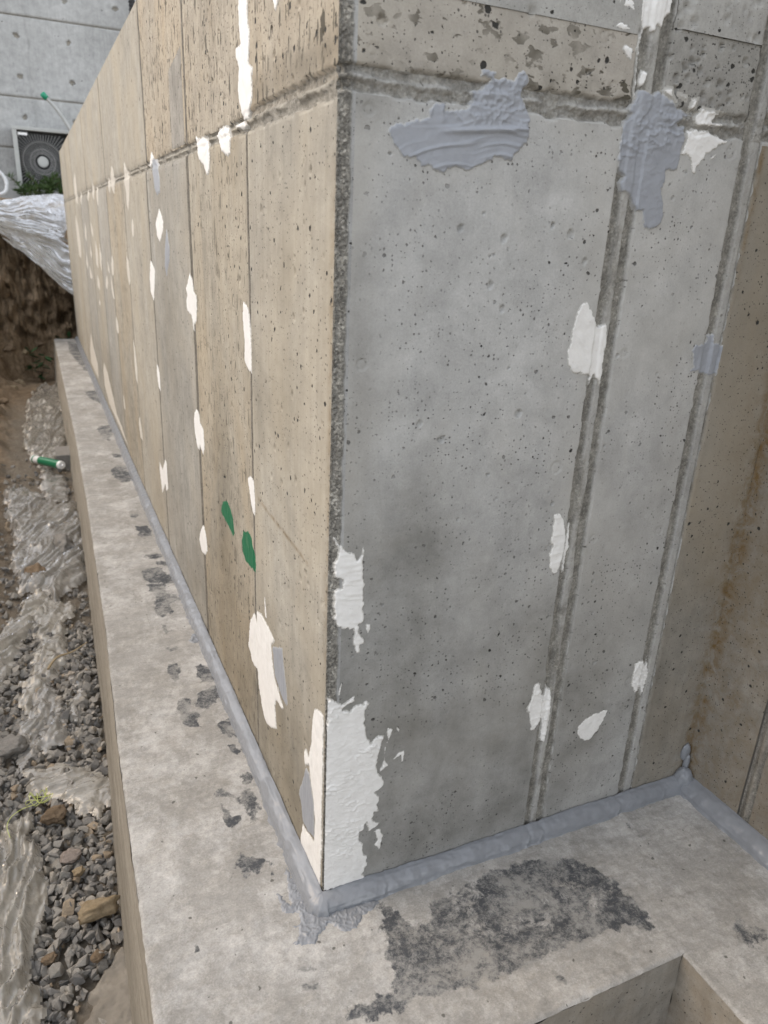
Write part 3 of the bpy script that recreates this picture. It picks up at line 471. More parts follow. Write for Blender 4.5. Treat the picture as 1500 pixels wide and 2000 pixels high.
def concrete(name, light, dark, warm=None, pore=(150, .12, .30), pore2=(420, .2, .32), streak=0.25, scratch=0.0, joint=(.165, .157, .138), jlight=(.36, .345, .305), stain=(.16, .105, .045), damp_shade_c=0.50, mott=1.0, seed=0, agg_k=.35, gate=False, aspect=(1.7, .5)):
    t = NT(name)
    big = t.ramp(t.noise(2.6, 5, .6, .4, t.map(1, (seed, 0, 0))), [(.34, 0), (.68, 1)])
    c = t.mix(big, dark, light)
    mid = t.ramp(t.noise(16, 8, .72, .3), [(.3, .78 - .1 * mott), (.7, 1.14)])
    c = t.mix(0.8, c, mid, 'MULTIPLY')
    st = t.noise(7, 4, .6, 0, t.map((9, 9, .55)))
    c = t.mix(streak, c, t.ramp(st, [(.3, .68), (.65, 1.12)]), 'MULTIPLY')
    fine = t.noise(330, 4, .8)
    c = t.mix(0.5, c, t.ramp(fine, [(.28, .72), (.72, 1.18)]), 'MULTIPLY')
    if warm is not None:
        wm = t.ramp(t.noise(3.3, 4, .6, .5, t.map((1, 1, .6), (4, 2, seed))), [(.42, 0), (.72, 1)])
        c = t.mix(t.math('MULTIPLY', wm, .75), c, warm)
    dp = t.attr('damp_shade')  # darker tone: damp, and on the end face some painted shade
    dn = t.math('MULTIPLY', dp, t.ramp(t.noise(9, 5, .65, .3), [(.28, .45), (.7, 1)]))
    c = t.mix(dn, c, t.mix(1.0, c, (damp_shade_c, damp_shade_c * .985, damp_shade_c * .94), 'MULTIPLY'))
    sa = t.attr('stain')
    sn = t.math('MULTIPLY', sa, t.ramp(t.noise(38, 5, .7, .4), [(.36, 0), (.62, 1)]))
    c = t.mix(sn, c, stain)
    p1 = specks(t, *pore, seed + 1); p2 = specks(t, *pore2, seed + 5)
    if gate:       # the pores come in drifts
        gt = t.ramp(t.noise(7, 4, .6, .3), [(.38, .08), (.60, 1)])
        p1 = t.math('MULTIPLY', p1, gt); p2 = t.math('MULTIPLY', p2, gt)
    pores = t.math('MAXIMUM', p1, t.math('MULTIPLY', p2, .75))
    if scratch:
        s1 = specks(t, 48, .75, .46, seed + 9, aspect, False, 1.3)
        s2 = specks(t, 34, .40, .36, seed + 13, aspect, False, 1.6); s1 = t.math('MAXIMUM', s1, t.math('MULTIPLY', s2, .8))
        gate = t.ramp(t.noise(11, 3, .6), [(.38, 0.1), (.58, 1)])
        s1 = t.math('MULTIPLY', s1, t.math('MULTIPLY', gate, scratch))
        c = t.mix(s1, c, (.13, .115, .085))
        pores = t.math('MAXIMUM', pores, t.math('MULTIPLY', s1, .4))
    c = t.mix(pores, c, (.040, .039, .035))  # dirt in the pores, with the shade inside the tiny holes painted in
    # cement paste of the joints
    j = t.attr('rough')
    jn = t.ramp(t.noise(60, 7, .75, .3, t.map((1, 1, .6))), [(.40, 0), (.62, 1)])
    jc = t.mix(jn, joint, jlight)
    jv = t.vor(330); jsep = t.n.new('ShaderNodeSeparateColor'); t.l.new(jv.outputs['Color'], jsep.inputs[0])
    jc = t.mix(agg_k, jc, t.ramp(jsep.outputs[0], [(0, .42), (.7, 1.0), (1, 1.75)]), 'MULTIPLY')
    agg = t.ramp(t.noise(420, 2, .6), [(.4, 0), (.75, 1)])
    jc = t.mix(t.math('MULTIPLY', agg, .35), jc, (.40, .385, .35))
    c = t.mix(j, c, jc)
    b1 = t.bump(t.noise(240, 5, .7), .0009, .5)
    b2 = t.bump(t.math('MULTIPLY', pores, -1), .003, .9, b1)
    jb = t.math('MULTIPLY', t.noise(330, 4, .75), j)
    b3 = t.bump(jb, .004, .9, b2)
    return t.done(c, .88, b3, .25)

M = {}
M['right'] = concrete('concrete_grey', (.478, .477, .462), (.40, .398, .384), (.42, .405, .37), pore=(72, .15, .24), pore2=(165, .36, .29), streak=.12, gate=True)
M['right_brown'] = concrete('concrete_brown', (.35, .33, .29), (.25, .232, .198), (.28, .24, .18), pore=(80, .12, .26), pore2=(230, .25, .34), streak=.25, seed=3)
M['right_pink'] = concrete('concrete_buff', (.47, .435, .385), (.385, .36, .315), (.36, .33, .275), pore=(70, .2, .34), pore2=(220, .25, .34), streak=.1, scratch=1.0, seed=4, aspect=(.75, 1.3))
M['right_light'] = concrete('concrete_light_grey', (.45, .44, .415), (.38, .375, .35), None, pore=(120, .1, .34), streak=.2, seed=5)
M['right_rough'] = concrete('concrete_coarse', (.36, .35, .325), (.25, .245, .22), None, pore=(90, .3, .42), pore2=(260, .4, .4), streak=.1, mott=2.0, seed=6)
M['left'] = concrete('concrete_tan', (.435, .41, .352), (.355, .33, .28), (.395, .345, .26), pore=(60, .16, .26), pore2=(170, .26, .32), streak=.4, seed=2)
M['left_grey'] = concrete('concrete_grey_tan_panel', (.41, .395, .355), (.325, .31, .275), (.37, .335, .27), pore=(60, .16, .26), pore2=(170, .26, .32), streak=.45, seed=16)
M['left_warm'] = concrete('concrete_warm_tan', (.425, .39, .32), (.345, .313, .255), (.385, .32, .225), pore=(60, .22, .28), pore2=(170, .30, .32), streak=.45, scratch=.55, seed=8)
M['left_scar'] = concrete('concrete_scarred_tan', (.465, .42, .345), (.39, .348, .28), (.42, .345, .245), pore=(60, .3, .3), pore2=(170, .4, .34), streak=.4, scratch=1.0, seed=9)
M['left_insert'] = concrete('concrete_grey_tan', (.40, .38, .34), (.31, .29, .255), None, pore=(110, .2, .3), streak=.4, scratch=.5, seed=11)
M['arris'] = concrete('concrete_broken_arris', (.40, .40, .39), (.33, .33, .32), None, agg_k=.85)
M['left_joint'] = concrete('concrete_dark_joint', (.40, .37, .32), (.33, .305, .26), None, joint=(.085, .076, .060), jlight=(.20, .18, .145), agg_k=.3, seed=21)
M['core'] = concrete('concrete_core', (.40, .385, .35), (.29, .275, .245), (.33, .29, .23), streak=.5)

def footing_mat():
    t = NT('footing_concrete')
    big = t.ramp(t.noise(4.5, 6, .62, .5), [(.32, 0), (.7, 1)])
    c = t.mix(big, (.265, .256, .236), (.355, .347, .328))
    wh = t.ramp(t.noise(8, 9, .78, .1, t.map((1, .8, 1), (5, 1, 0))), [(.47, 0), (.62, 1)])
    c = t.mix(t.math('MULTIPLY', wh, .65), c, (.50, .496, .482))
    c = t.mix(.45, c, t.ramp(t.noise(40, 9, .85, 0), [(.30, .68), (.66, 1.12)]), 'MULTIPLY')
    c = t.mix(.4, c, t.ramp(t.noise(300, 4, .8), [(.28, .62), (.72, 1.2)]), 'MULTIPLY')
    fl = t.ramp(t.noise(17, 10, .8, 0, t.map(1, (2, 9, 4))), [(.49, 0), (.545, 1)])
    c = t.mix(t.math('MULTIPLY', fl, .5), c, t.mix(1.0, c, (1.28, 1.27, 1.26), 'MULTIPLY'))
    fd = t.ramp(t.noise(28, 10, .82, 0, t.map(1, (7, 3, 4))), [(.57, 0), (.63, 1)])
    c = t.mix(t.math('MULTIPLY', fd, .35), c, t.mix(1.0, c, (.66, .64, .60), 'MULTIPLY'))
    c = t.mix(.2, c, t.ramp(t.noise(150, 6, .85), [(.36, .6), (.64, 1.25)]), 'MULTIPLY')
    # trowelled, scuffed lines
    tr = t.noise(34, 5, .7, .8, t.map((.5, 2.2, 1), rot=(0, 0, .25)))
    c = t.mix(.35, c, t.ramp(tr, [(.35, .78), (.6, 1.08)]), 'MULTIPLY')
    p = specks(t, 55, .10, .22, 3, (1, 1, 1), True)
    c = t.mix(t.math('MULTIPLY', p, .8), c, (.08, .078, .07))
    # dark primer, worn thin over the high grains
    pa = t.attr('primer')
    nz = t.noise(70, 8, .82, .7)
    nz2 = t.noise(14, 5, .65, .6)
    k = t.math('ADD', t.math('MULTIPLY', pa, 1.22), t.math('MULTIPLY_ADD', nz, 1.9, -1.15))
    k = t.math('ADD', k, t.math('MULTIPLY_ADD', nz2, 2.3, -1.15))
    k = t.ramp(k, [(.34, 0), (.66, 1)])
    dusty = t.ramp(t.math('ADD', t.math('MULTIPLY', t.noise(85, 9, .85, .2), .6), t.math('MULTIPLY', t.noise(13, 6, .7, .6), .5)), [(.50, 0), (.62, 1)])
    pc = t.mix(t.math('MULTIPLY', dusty, .85), (.066, .070, .076), (.30, .296, .28))
    c = t.mix(t.math('MULTIPLY', k, t.math('GREATER_THAN', pa, .01)), c, pc)
    wet = t.attr('rough')
    c = t.mix(t.math('MULTIPLY', wet, .8), c, (.18, .165, .14))
    b1 = t.bump(t.noise(60, 8, .8), .004, .5)
    b2 = t.bump(tr, .002, .4, b1)
    b3 = t.bump(t.noise(330, 3, .7), .0008, .6, b2)
    return t.done(c, .9, b3, .2)
M['footing'] = footing_mat()

def side_mat():
    t = NT('footing_side_concrete')
    c = t.mix(t.ramp(t.noise(5, 5, .6, 0, t.map((1, .5, 5))), [(.3, 0), (.7, 1)]), (.24, .22, .185), (.36, .335, .285))
    c = t.mix(.6, c, t.ramp(t.noise(90, 5, .7), [(.3, .7), (.7, 1.12)]), 'MULTIPLY')
    return t.done(c, .85, t.bump(t.noise(160, 5, .7), .0015, .6), .25)
M['side'] = side_mat()

def putty(name, col, lo, rough=.55, spec=.35, grime=.0, rim=None):
    t = NT(name)
    c = t.mix(t.ramp(t.noise(40, 5, .65), [(.3, 0), (.7, 1)]), lo, col)
    if grime:
        c = t.mix(t.math('MULTIPLY', t.ramp(t.noise(150, 4, .7), [(.6, 0), (.75, 1)]), grime), c, (.25, .23, .2))
    if rim is not None:
        sm = t.ramp(t.noise(26, 6, .7, .4), [(.50, 0), (.68, 1)])
        c = t.mix(t.math('MULTIPLY', sm, .35), c, tuple(.72 * a + .28 * b for a, b in zip(lo, rim)))
        th_ = t.attr('thin')
        kk = t.math('ADD', th_, t.math('MULTIPLY_ADD', t.noise(170, 6, .8), 1.8, -1.15))
        kk = t.ramp(kk, [(.30, 0), (.62, 1)])
        c = t.mix(t.math('MULTIPLY', kk, t.math('MULTIPLY', th_, 1.3, clamp=True)), c, rim)
    nb = t.bump(t.noise(120, 4, .6), .0012, .3)
    nb = t.bump(t.noise(600, 2, .6), .0003, .5, nb)
    return t.done(c, rough, nb, spec)
M['white'] = putty('white_putty', (.78, .772, .748), (.70, .69, .665), .6, .35, .25, (.40, .39, .36))
M['thin'] = putty('thin_scraped_putty', (.60, .57, .51), (.47, .44, .385), .75, .25, .3, (.40, .37, .32))
M['grey'] = putty('blue_grey_putty', (.312, .328, .358), (.275, .29, .318), .45, .4, 0, (.38, .38, .37))
M['sealant'] = putty('blue_grey_sealant', (.228, .240, .258), (.198, .209, .225), .28, .5, .15)
def green_mat():
    t = NT('green_marker_paint')
    c = t.mix(t.ramp(t.noise(30, 5, .7, .3, t.map((1, 6, 1))), [(.58, 0), (.72, 1)]), (.008, .125, .055), (.22, .28, .20))
    return t.done(c, .45, t.bump(t.noise(200, 3, .6), .0005, .5), .4)
M['green'] = green_mat()

def simple(name, a, b, scale=20, rough=.8, bump=.0, spec=.3, bscale=None, metallic=0):
    t = NT(name)
    c = t.mix(t.ramp(t.noise(scale, 6, .65, .2), [(.3, 0), (.7, 1)]), a, b)
    nb = t.bump(t.noise(bscale or scale * 4, 5, .7), bump, .8) if bump else None
    t.p.inputs['Metallic'].default_value = metallic
    return t.done(c, rough, nb, spec)

def soil_mat():
    t = NT('soil')
    c = t.mix(t.ramp(t.noise(3, 6, .65, .5), [(.3, 0), (.7, 1)]), (.16, .112, .068), (.36, .27, .18))
    c = t.mix(.8, c, t.ramp(t.noise(28, 7, .72, .2), [(.28, .45), (.7, 1.3)]), 'MULTIPLY')
    c = t.mix(t.math('MULTIPLY', t.ramp(t.noise(11, 5, .7, .3, t.map(1, (3, 7, 1))), [(.55, 0), (.75, 1)]), .65), c, (.27, .215, .145))
    s = t.ramp(t.noise(45, 4, .6, .2, t.map(1, (9, 3, 5))), [(.62, 0), (.72, 1)])
    c = t.mix(t.math('MULTIPLY', s, .7), c, (.32, .27, .2))
    dus = t.attr('dust')
    dc = t.mix(t.ramp(t.noise(60, 6, .7), [(.3, 0), (.7, 1)]), (.15, .125, .095), (.27, .24, .195))
    c = t.mix(dus, c, dc)
    c = t.mix(t.attr('pale'), c, t.mix(t.ramp(t.noise(5, 6, .65), [(.3, 0), (.7, 1)]), (.36, .33, .28), (.47, .44, .385)))  # lighter ground behind the camera, added to bounce light
    return t.done(c, .95, t.bump(t.noise(60, 8, .75), .02, .8), .1)
M['soil'] = soil_mat()

def stone_mat(name, a, b, attr=False):
    t = NT(name)
    c = t.mix(t.ramp(t.noise(45, 6, .7, .2), [(.3, 0), (.7, 1)]), a, b)
    if attr:
        c = t.mix(1.0, c, t.ramp(t.attr('tone'), [(0, (.62, .62, .63)), (.45, (1, .98, .95)), (.8, (1.25, 1.2, 1.12)), (1, (1.3, 1.02, .72))]), 'MULTIPLY')
        c = t.mix(t.math('MULTIPLY', t.ramp(t.noise(20, 4, .6), [(.5, 0), (.7, 1)]), .4), c, (.30, .27, .225))
    c = t.mix(.6, c, t.ramp(t.noise(220, 4, .75), [(.28, .65), (.72, 1.2)]), 'MULTIPLY')
    return t.done(c, .9, t.bump(t.noise(150, 6, .75), .003, .7), .2)
M['gravel'] = stone_mat('gravel_stone', (.235, .229, .216), (.33, .32, .30), True)
M['rock_tan'] = stone_mat('rock_tan', (.23, .175, .105), (.36, .29, .195))
M['rock_brown'] = stone_mat('rock_brown', (.15, .105, .065), (.25, .19, .13))
M['rock_grey'] = stone_mat('rock_grey', (.19, .18, .165), (.29, .275, .25))
M['rock_pink'] = stone_mat('rock_pink', (.24, .20, .175), (.32, .275, .24))
M['mortar'] = simple('mortar_spill', (.20, .18, .15), (.29, .265, .225), 14, .92, .003, .2)

def plastic(name, col, clear):
    t = NT(name)
    t.n.remove(t.p)
    d = t.n.new('ShaderNodeBsdfDiffuse'); tl = t.n.new('ShaderNodeBsdfTranslucent'); g = t.n.new('ShaderNodeBsdfGlossy'); tr = t.n.new('ShaderNodeBsdfTransparent')
    dirt = t.ramp(t.noise(9, 6, .7, .4), [(.35, 0), (.7, 1)])
    c = t.mix(t.math('MULTIPLY', dirt, .5), col, (.42, .36, .27))
    c = t.mix(.5, c, t.ramp(t.noise(60, 4, .7), [(.3, .75), (.7, 1.1)]), 'MULTIPLY')
    for s in (d, tl): t.l.new(c, s.inputs['Color'])
    tr.inputs['Color'].default_value = (.93, .92, .89, 1)
    g.inputs['Roughness'].default_value = .17
    cr = t.noise(26, 3, .5, .8); cr = t.math('ABSOLUTE', t.math('MULTIPLY_ADD', cr, 2.0, -1.0)); cr = t.math('POWER', t.math('SUBTRACT', 1.0, cr), 6.0)
    nb = t.bump(cr, .004, .4)
    for s in (d, g): t.l.new(nb, s.inputs['Normal'])
    def mx(f, a, b):
        n = t.n.new('ShaderNodeMixShader'); t.set(n.inputs[0], f); t.l.new(a, n.inputs[1]); t.l.new(b, n.inputs[2]); return n.outputs[0]
    s = mx(.42, d.outputs[0], tl.outputs[0])
    fr = t.n.new('ShaderNodeFresnel'); fr.inputs['IOR'].default_value = 1.45; t.l.new(nb, fr.inputs['Normal'])
    cl = t.ramp(t.noise(14, 4, .6, .5), [(.35, clear * .55), (.65, clear)])
    cl = t.math('MULTIPLY', cl, t.math('SUBTRACT', 1.0, t.attr('layers')))
    s = mx(cl, s, tr.outputs[0])
    s = mx(t.math('MULTIPLY', fr.outputs[0], 2.0, clamp=True), s, g.outputs[0])
    t.l.new(s, t.out.inputs['Surface'])
    return t.m
M['sheet'] = plastic('dusty_plastic_film', (.86, .82, .73), .42)
M['sheet_clear'] = plastic('clear_plastic_film', (.86, .84, .79), .55)
M['tarp'] = plastic('white_plastic_film', (.86, .855, .83), .80)

# ---------------------------------------------------------------- wall surfaces as height fields
Z0 = -0.03                     # top of the footing
WALL_TOP = 1.61
ROW = (1.192, 1.220)           # level joint between the two lifts, right face
GR1 = (.411, .453); GR2 = (.638, .676); INNER = .821

def g1(z):
    up = smooth(1.2, 1.22, z)
    return GR1[0] + up * .004, GR1[1] + up * .018

def base_right(u, z):
    """height out of the face plane and roughness (joint paste) of the right face"""
    h = .0005 * fbm(u * 7, z * 7, 3, 1) + .00018 * fbm(u * 60, z * 60, 3, 2)
    wa = .0011 * fbm(z * 38, u * 0 + 1.3, 3, 3); wb = .0011 * fbm(z * 38, u * 0 + 7.7, 3, 4)
    a, b = g1(z)
    m1 = box01(u, a + wa, b + wb, .0009)
    t1 = (u - a) / (b - a)
    rib1 = box01(t1, .32 + .07 * fbm(z * 9, z * 0, 3, 5), .66 + .07 * fbm(z * 11, z * 0 + 3, 3, 15), .05)
    m2 = box01(u, GR2[0] + wb, GR2[1] + wa, .0009)
    t2 = (u - GR2[0]) / (GR2[1] - GR2[0])
    rib2 = box01(t2, .46 + .06 * fbm(z * 9, z * 0, 3, 6), .90, .05)
    wc = .0032 * fbm(u * 36, z * 0 + 2.2, 4, 7); wd = .0034 * fbm(u * 36, z * 0 + 5.2, 4, 8)
    lo = ROW[0] + .002 * u / .4; hi = ROW[1] + .004 * u / .4
    m3 = box01(z, lo + wc, hi + wd, .0014)
    t3 = (z - lo) / (hi - lo)
    rib3 = np.exp(-((t3 - .52 - .10 * fbm(u * 22, u * 0, 4, 18)) / .13) ** 2) * smooth(-.5, .1, fbm(u * 16, u * 0 + 2, 3, 19))
    rg = fbm(u * 210, z * 210, 3, 9)
    h = h + m1 * (-.0062 + .0050 * rib1 + .0009 * rg)
    h = h + (1 - m1) * m2 * (-.0060 + .0056 * rib2 + .0006 * rg)
    h = h + (1 - m1) * (1 - m2) * m3 * (-.0050 + .0058 * rib3 + .0016 * rg + .0018 * fbm(u * 70, z * 70, 3, 20))
    rough = np.maximum(np.maximum(m1 * (1 - .72 * rib1 * smooth(-.5, .2, fbm(u * 30, z * 7, 3, 10))), m2 * (1 - .7 * rib2)), m3 * (.72 - .35 * rib3))
    # broken arris at the outer corner
    cw = .0158 + .0022 * fbm(z * 26, u * 0, 3, 11)
    cm = 1 - smooth(cw - .002, cw + .001, u)
    ag = fbm(u * 260, z * 260, 3, 12)
    h = h + cm * (-.0052 * (1 - smooth(0, .0125, u)) - .0010 + .0020 * ag * (1 - smooth(.008, .015, u)))
    rough = np.maximum(rough, cm)
    return h, np.clip(rough, 0, 1)

LV_LOW = [(.413, .014), (.932, .034), (1.580, .024), (2.20, .018), (2.86, .022), (3.41, .022), (4.03, .026), (4.68, .026), (5.35, .030), (6.08, .030)]
LV_UP = [(.421, .010), (.921, .020), (1.552, .026), (2.845, .024), (4.03, .030), (5.38, .034), (6.1, .034)]
LROW = (1.187, 1.207)
L_END = 6.95

def base_left(y, z):
    h = .0006 * fbm(y * 5, z * 5, 3, 21) + .0002 * fbm(y * 50, z * 50, 2, 22)
    rough = np.zeros_like(h)
    up = z > .5 * (LROW[0] + LROW[1])
    for k, (yl, wd_, row) in enumerate([(*v, 0) for v in LV_LOW] + [(*v, 1) for v in LV_UP]):
        w = .0010 * fbm(z * 30, y * 0 + k, 4, 23 + k)
        m = box01(y, yl - wd_ / 2 + .001 + w, yl + wd_ / 2 - .001 + w, .0010 + .0006 * yl)
        m = m * (up if row else ~up)
        h = h - m * (.0012 + .0008 * fbm(y * 60, z * 14, 2, 49)); rough = np.maximum(rough, m)
    wc = .0026 * fbm(y * 30, z * 0 + 2.2, 4, 41); wd = .0030 * fbm(y * 30, z * 0 + 5.2, 4, 42)
    hi = LROW[1] + .012 * (1 - smooth(.3, .55, y)) + .003 * smooth(1, 4, y)
    m3 = box01(z, LROW[0] + wc, hi + wd, .0014)
    t3 = (z - LROW[0]) / (hi - LROW[0])
    rg = fbm(y * 190, z * 190, 3, 43)
    rib = np.exp(-((t3 - .5 - .1 * fbm(y * 20, y * 0, 4, 46)) / .13) ** 2) * smooth(-.5, .1, fbm(y * 14, y * 0 + 2, 3, 47))
    h = h + m3 * (-.0050 + .0048 * rib + .0016 * rg + .0016 * fbm(y * 60, z * 60, 3, 48))
    rough = np.maximum(rough, m3 * (.62 - .3 * rib))
    # splash of dull paste above the joint, near the corner
    e = 1 - smooth(.006, .0095 + .0015 * fbm(z * 60, y * 0, 2, 44), y)
    h = h - e * .0016 * (1 + fbm(y * 200, z * 200, 2, 45)); rough = np.maximum(rough, e)
    return h, np.clip(rough, 0, 1)

def carve(h, U, Z, pits):
    u = U[:, 0]; z = Z[0, :]
    for (pu, pz, r, d) in pits:
        i0, i1 = np.searchsorted(u, (pu - 2 * r, pu + 2 * r)); j0, j1 = np.searchsorted(z, (pz - 2 * r, pz + 2 * r))
        if i1 <= i0 or j1 <= j0: continue
        uu = U[i0:i1, j0:j1]; zz = Z[i0:i1, j0:j1]
        rr = np.hypot(uu - pu, zz - pz) * (1 + .45 * noise(uu * 300, zz * 300, 77))
        h[i0:i1, j0:j1] -= d * (1 - smooth(r * .8, r * 1.05, rr))
    return h

def rings(h, U, Z, R):
    for (cu, cz, r) in R:
        d = np.hypot(U - cu, Z - cz)
        h = h + np.where(d < 3 * r, -.0014 * np.exp(-((d - r) / .0011) ** 2) - .0005 * (d < r), 0)
    return h

def blob(U, Z, cu, cz, ru, rz):
    return np.exp(-(((U - cu) / ru) ** 2 + ((Z - cz) / rz) ** 2))

def damp_shade_right(U, Z):  # damp blotches, with the shade low on the end face painted in
    d = 1.0 * blob(U, Z, .20, .10, .34, .26) + .85 * blob(U, Z, .08, .42, .12, .26) + .6 * blob(U, Z, .13, .62, .07, .12) + .5 * blob(U, Z, .33, .45, .12, .15)
    d += .6 * blob(U, Z, .55, .25, .2, .3) + .45 * blob(U, Z, .03, .80, .03, .35) + .7 * blob(U, Z, .14, .50, .035, .10)
    d += .5 * blob(U, Z, .03, 1.19, .12, .03)
    return np.clip(d + .15 * fbm(U * 8, Z * 8, 3, 51), 0, 1)

def wall_panel(face, name, a, b, z0, z1, mat, parent, su, sz, pits=(), damp_shade=None, stain=None, dz=0.0):
    u = lin(a, b, su); z = lin(z0, z1, sz)
    U, Z = np.meshgrid(u, z, indexing='ij')
    h, rough = (base_right if face == 'R' else base_left)(U, Z)
    h = h + dz
    if len(pits): h = carve(h, U, Z, pits)
    if face == 'R': h = rings(h, U, Z, RINGS)
    at = {'rough': rough, 'damp_shade': damp_shade(U, Z) if damp_shade else np.zeros_like(h), 'stain': stain(U, Z) if stain else np.zeros_like(h)}
    P = np.stack([U, -h, Z] if face == 'R' else [-h, U, Z], -1)
    return grid_obj(name, P, mat, parent, at, flip=(face == 'L'))

# ---------------------------------------------------------------- the corner wall
wall = thing('concrete_wall', (0, 0, Z0), 'board marked concrete corner wall, tan long side and grey end, patched with putty', 'wall')

pits_r = [(.291, .806, .0055, .006), (.165, .775, .005, .006), (.128, .80, .0045, .004), (.237, 1.045, .0042, .005), (.17, 1.055, .004, .005),
          (.222, .985, .0045, .004), (.345, 1.055, .005, .004), (.375, 1.02, .004, .004), (.245, .955, .004, .004)]
for k in range(18):
    while True:
        pu, pz = rng.uniform(.03, .40), rng.uniform(.02, 1.17)
        dens = .15 + .9 * math.exp(-((pu - .22) / .13) ** 2 - ((pz - .92) / .2) ** 2) + .35 * math.exp(-((pz - .55) / .25) ** 2)
        if rng.random() < dens: break
    r = .0010 + .0022 * rng.random() ** 4
    pits_r.append((pu, pz, r, .007 + r))
pits_r2 = [(rng.uniform(.46, .63), rng.uniform(.02, 1.17), .0012 + .002 * rng.random() ** 3, .007) for k in range(8)]
pits_up = [(rng.uniform(.03, .40), rng.uniform(1.23, 1.40), .002 + .004 * rng.random() ** 2, .004) for k in range(14)]
pits_up2 = [(rng.uniform(.47, .63), rng.uniform(1.23, 1.40), .0025 + .004 * rng.random() ** 2, .004) for k in range(60)]

CW = .020
wall_panel('R', 'panel', CW, GR1[0], Z0, ROW[0], M['right'], wall, .0021, .0021, pits_r, damp_shade_right)
wall_panel('R', 'panel', GR1[1], GR2[0], Z0, ROW[0], M['right'], wall, .0024, .0024, pits_r2, damp_shade_right)
def stain_inner(U, Z):
    return np.clip(.75 * np.exp(-((U - INNER) / .018) ** 2) + .8 * np.exp(-((U - GR2[1] - .004) / .006) ** 2) * smooth(.9, 1.1, Z) + .25 * smooth(.7, .82, U), 0, 1)
wall_panel('R', 'panel', GR2[1], INNER, Z0, ROW[0], M['right_brown'], wall, .0035, .0035, (), damp_shade_right, stain_inner)
def scar_damp(U, Z): return np.clip(.7 * (1 - smooth(0, .035, Z - ROW[1])) * (.5 + fbm(U * 30, Z * 30, 3, 52)), 0, 1)
wall_panel('R', 'panel', CW, GR1[0] + .004, ROW[1], 1.300, M['right_pink'], wall, .0022, .0022, pits_up, scar_damp)
wall_panel('R', 'panel', CW, GR1[0] + .004, 1.300, WALL_TOP, M['right_light'], wall, .004, .004, pits_up, None, None, .0012)
wall_panel('R', 'panel', .471, GR2[0], ROW[1], 1.316, M['right_rough'], wall, .0024, .0024, pits_up2, None, None, -.0012)
wall_panel('R', 'panel', .471, GR2[0], 1.316, WALL_TOP, M['right_light'], wall, .004, .004, pits_up2, None, None, .0012)
wall_panel('R', 'panel', GR2[1], INNER, ROW[1], WALL_TOP, M['right_brown'], wall, .005, .005, (), None, stain_inner)
# joint strips of the end face
wall_panel('R', 'corner_arris', 0, CW, Z0, WALL_TOP, M['arris'], wall, .0014, .0017)
wall_panel('R', 'vertical_joint', GR1[0], GR1[1], Z0, ROW[0], M['right'], wall, .0016, .0022)
wall_panel('R', 'vertical_joint', GR1[0] + .004, .471, ROW[1], WALL_TOP, M['right'], wall, .0018, .0026)
wall_panel('R', 'vertical_joint', GR2[0], GR2[1], Z0, ROW[0], M['right'], wall, .0016, .0022)
wall_panel('R', 'vertical_joint', GR2[0], GR2[1], ROW[1], WALL_TOP, M['right'], wall, .0018, .0026, (), None, stain_inner)
wall_panel('R', 'level_joint', CW, INNER, ROW[0], ROW[1], M['right'], wall, .0018, .0014)

# long tan side
def dampL(U, Z):
    return np.clip(1.0 * blob(U, Z, .18, .02, .42, .30) + .6 * blob(U, Z, .9, .1, .5, .25) + .5 * blob(U, Z, 3.5, .2, 1.8, .5) + .8 * blob(U, Z, .68, .50, .10, .35) + .5 * blob(U, Z, .36, .75, .08, .12) + .5 * blob(U, Z, .2, .8, .06, .3) + .55 * blob(U, Z, 1.3, .75, .3, .45) + .8 * smooth(.0, .03, Z - LROW[1]) * (1 - smooth(.03, .07, Z - LROW[1])) * (1 - smooth(.35, .5, U)) + .12 * fbm(U * 6, Z * 6, 3, 53), 0, 1)
def seg(U, Z, a, b):
    a = np.array(a); b = np.array(b); e = b - a; t_ = np.clip(((U - a[0]) * e[0] + (Z - a[1]) * e[1]) / (e @ e), 0, 1)
    return np.hypot(U - a[0] - t_ * e[0], Z - a[1] - t_ * e[1])
def stainL(U, Z):
    return np.clip(.75 * np.exp(-(seg(U, Z, LINE_A, LINE_B) / .0035) ** 2) + .55 * np.exp(-((U - .008) / .012) ** 2) * smooth(.35, .5, Z) * (1 - smooth(1.05, 1.15, Z)) + .4 * blob(U, Z, .16, .42, .02, .4) * 0, 0, 1)
def left_row(J, z0, z1, mats, su, sz, npits, zp):
    ed = [(.005, 0)] + J + [(L_END, 0)]
    for k in range(len(ed) - 1):
        a, b = ed[k][0] + ed[k][1] / 2, ed[k + 1][0] - ed[k + 1][1] / 2
        n_p = npits[k] if k < len(npits) else 0
        pl = [(rng.uniform(a + .01, b - .01), rng.uniform(*zp), .0018 + .0045 * rng.random() ** 3, .004) for _ in range(n_p)]
        wall_panel('L', 'panel', a, b, z0, z1, mats[k] if k < len(mats) else M['left'], wall, su[k] if k < len(su) else .016, sz[k] if k < len(sz) else .014, pl, dampL, stainL)
    for yj, w in J:
        wall_panel('L', 'vertical_joint', yj - w / 2, yj + w / 2, z0, z1, M['left_joint'], wall, w / 8, .004 if yj < 2 else .012)
L1 = M['left']; L2 = M['left_warm']; L3 = M['left_scar']
left_row(LV_LOW, Z0, LROW[0], [L1, L2, M['left_grey'], L1, L2, M['left_grey'], L1, M['left_grey']], [.0032, .0042, .006, .008], [.0032, .004, .006, .008], [90, 90, 90, 60], (0, 1.17))
left_row(LV_UP, LROW[1], WALL_TOP, [L3, L3, L3], [.0032, .0042, .006], [.0032, .004, .005], [60, 110, 130], (1.22, 1.6))
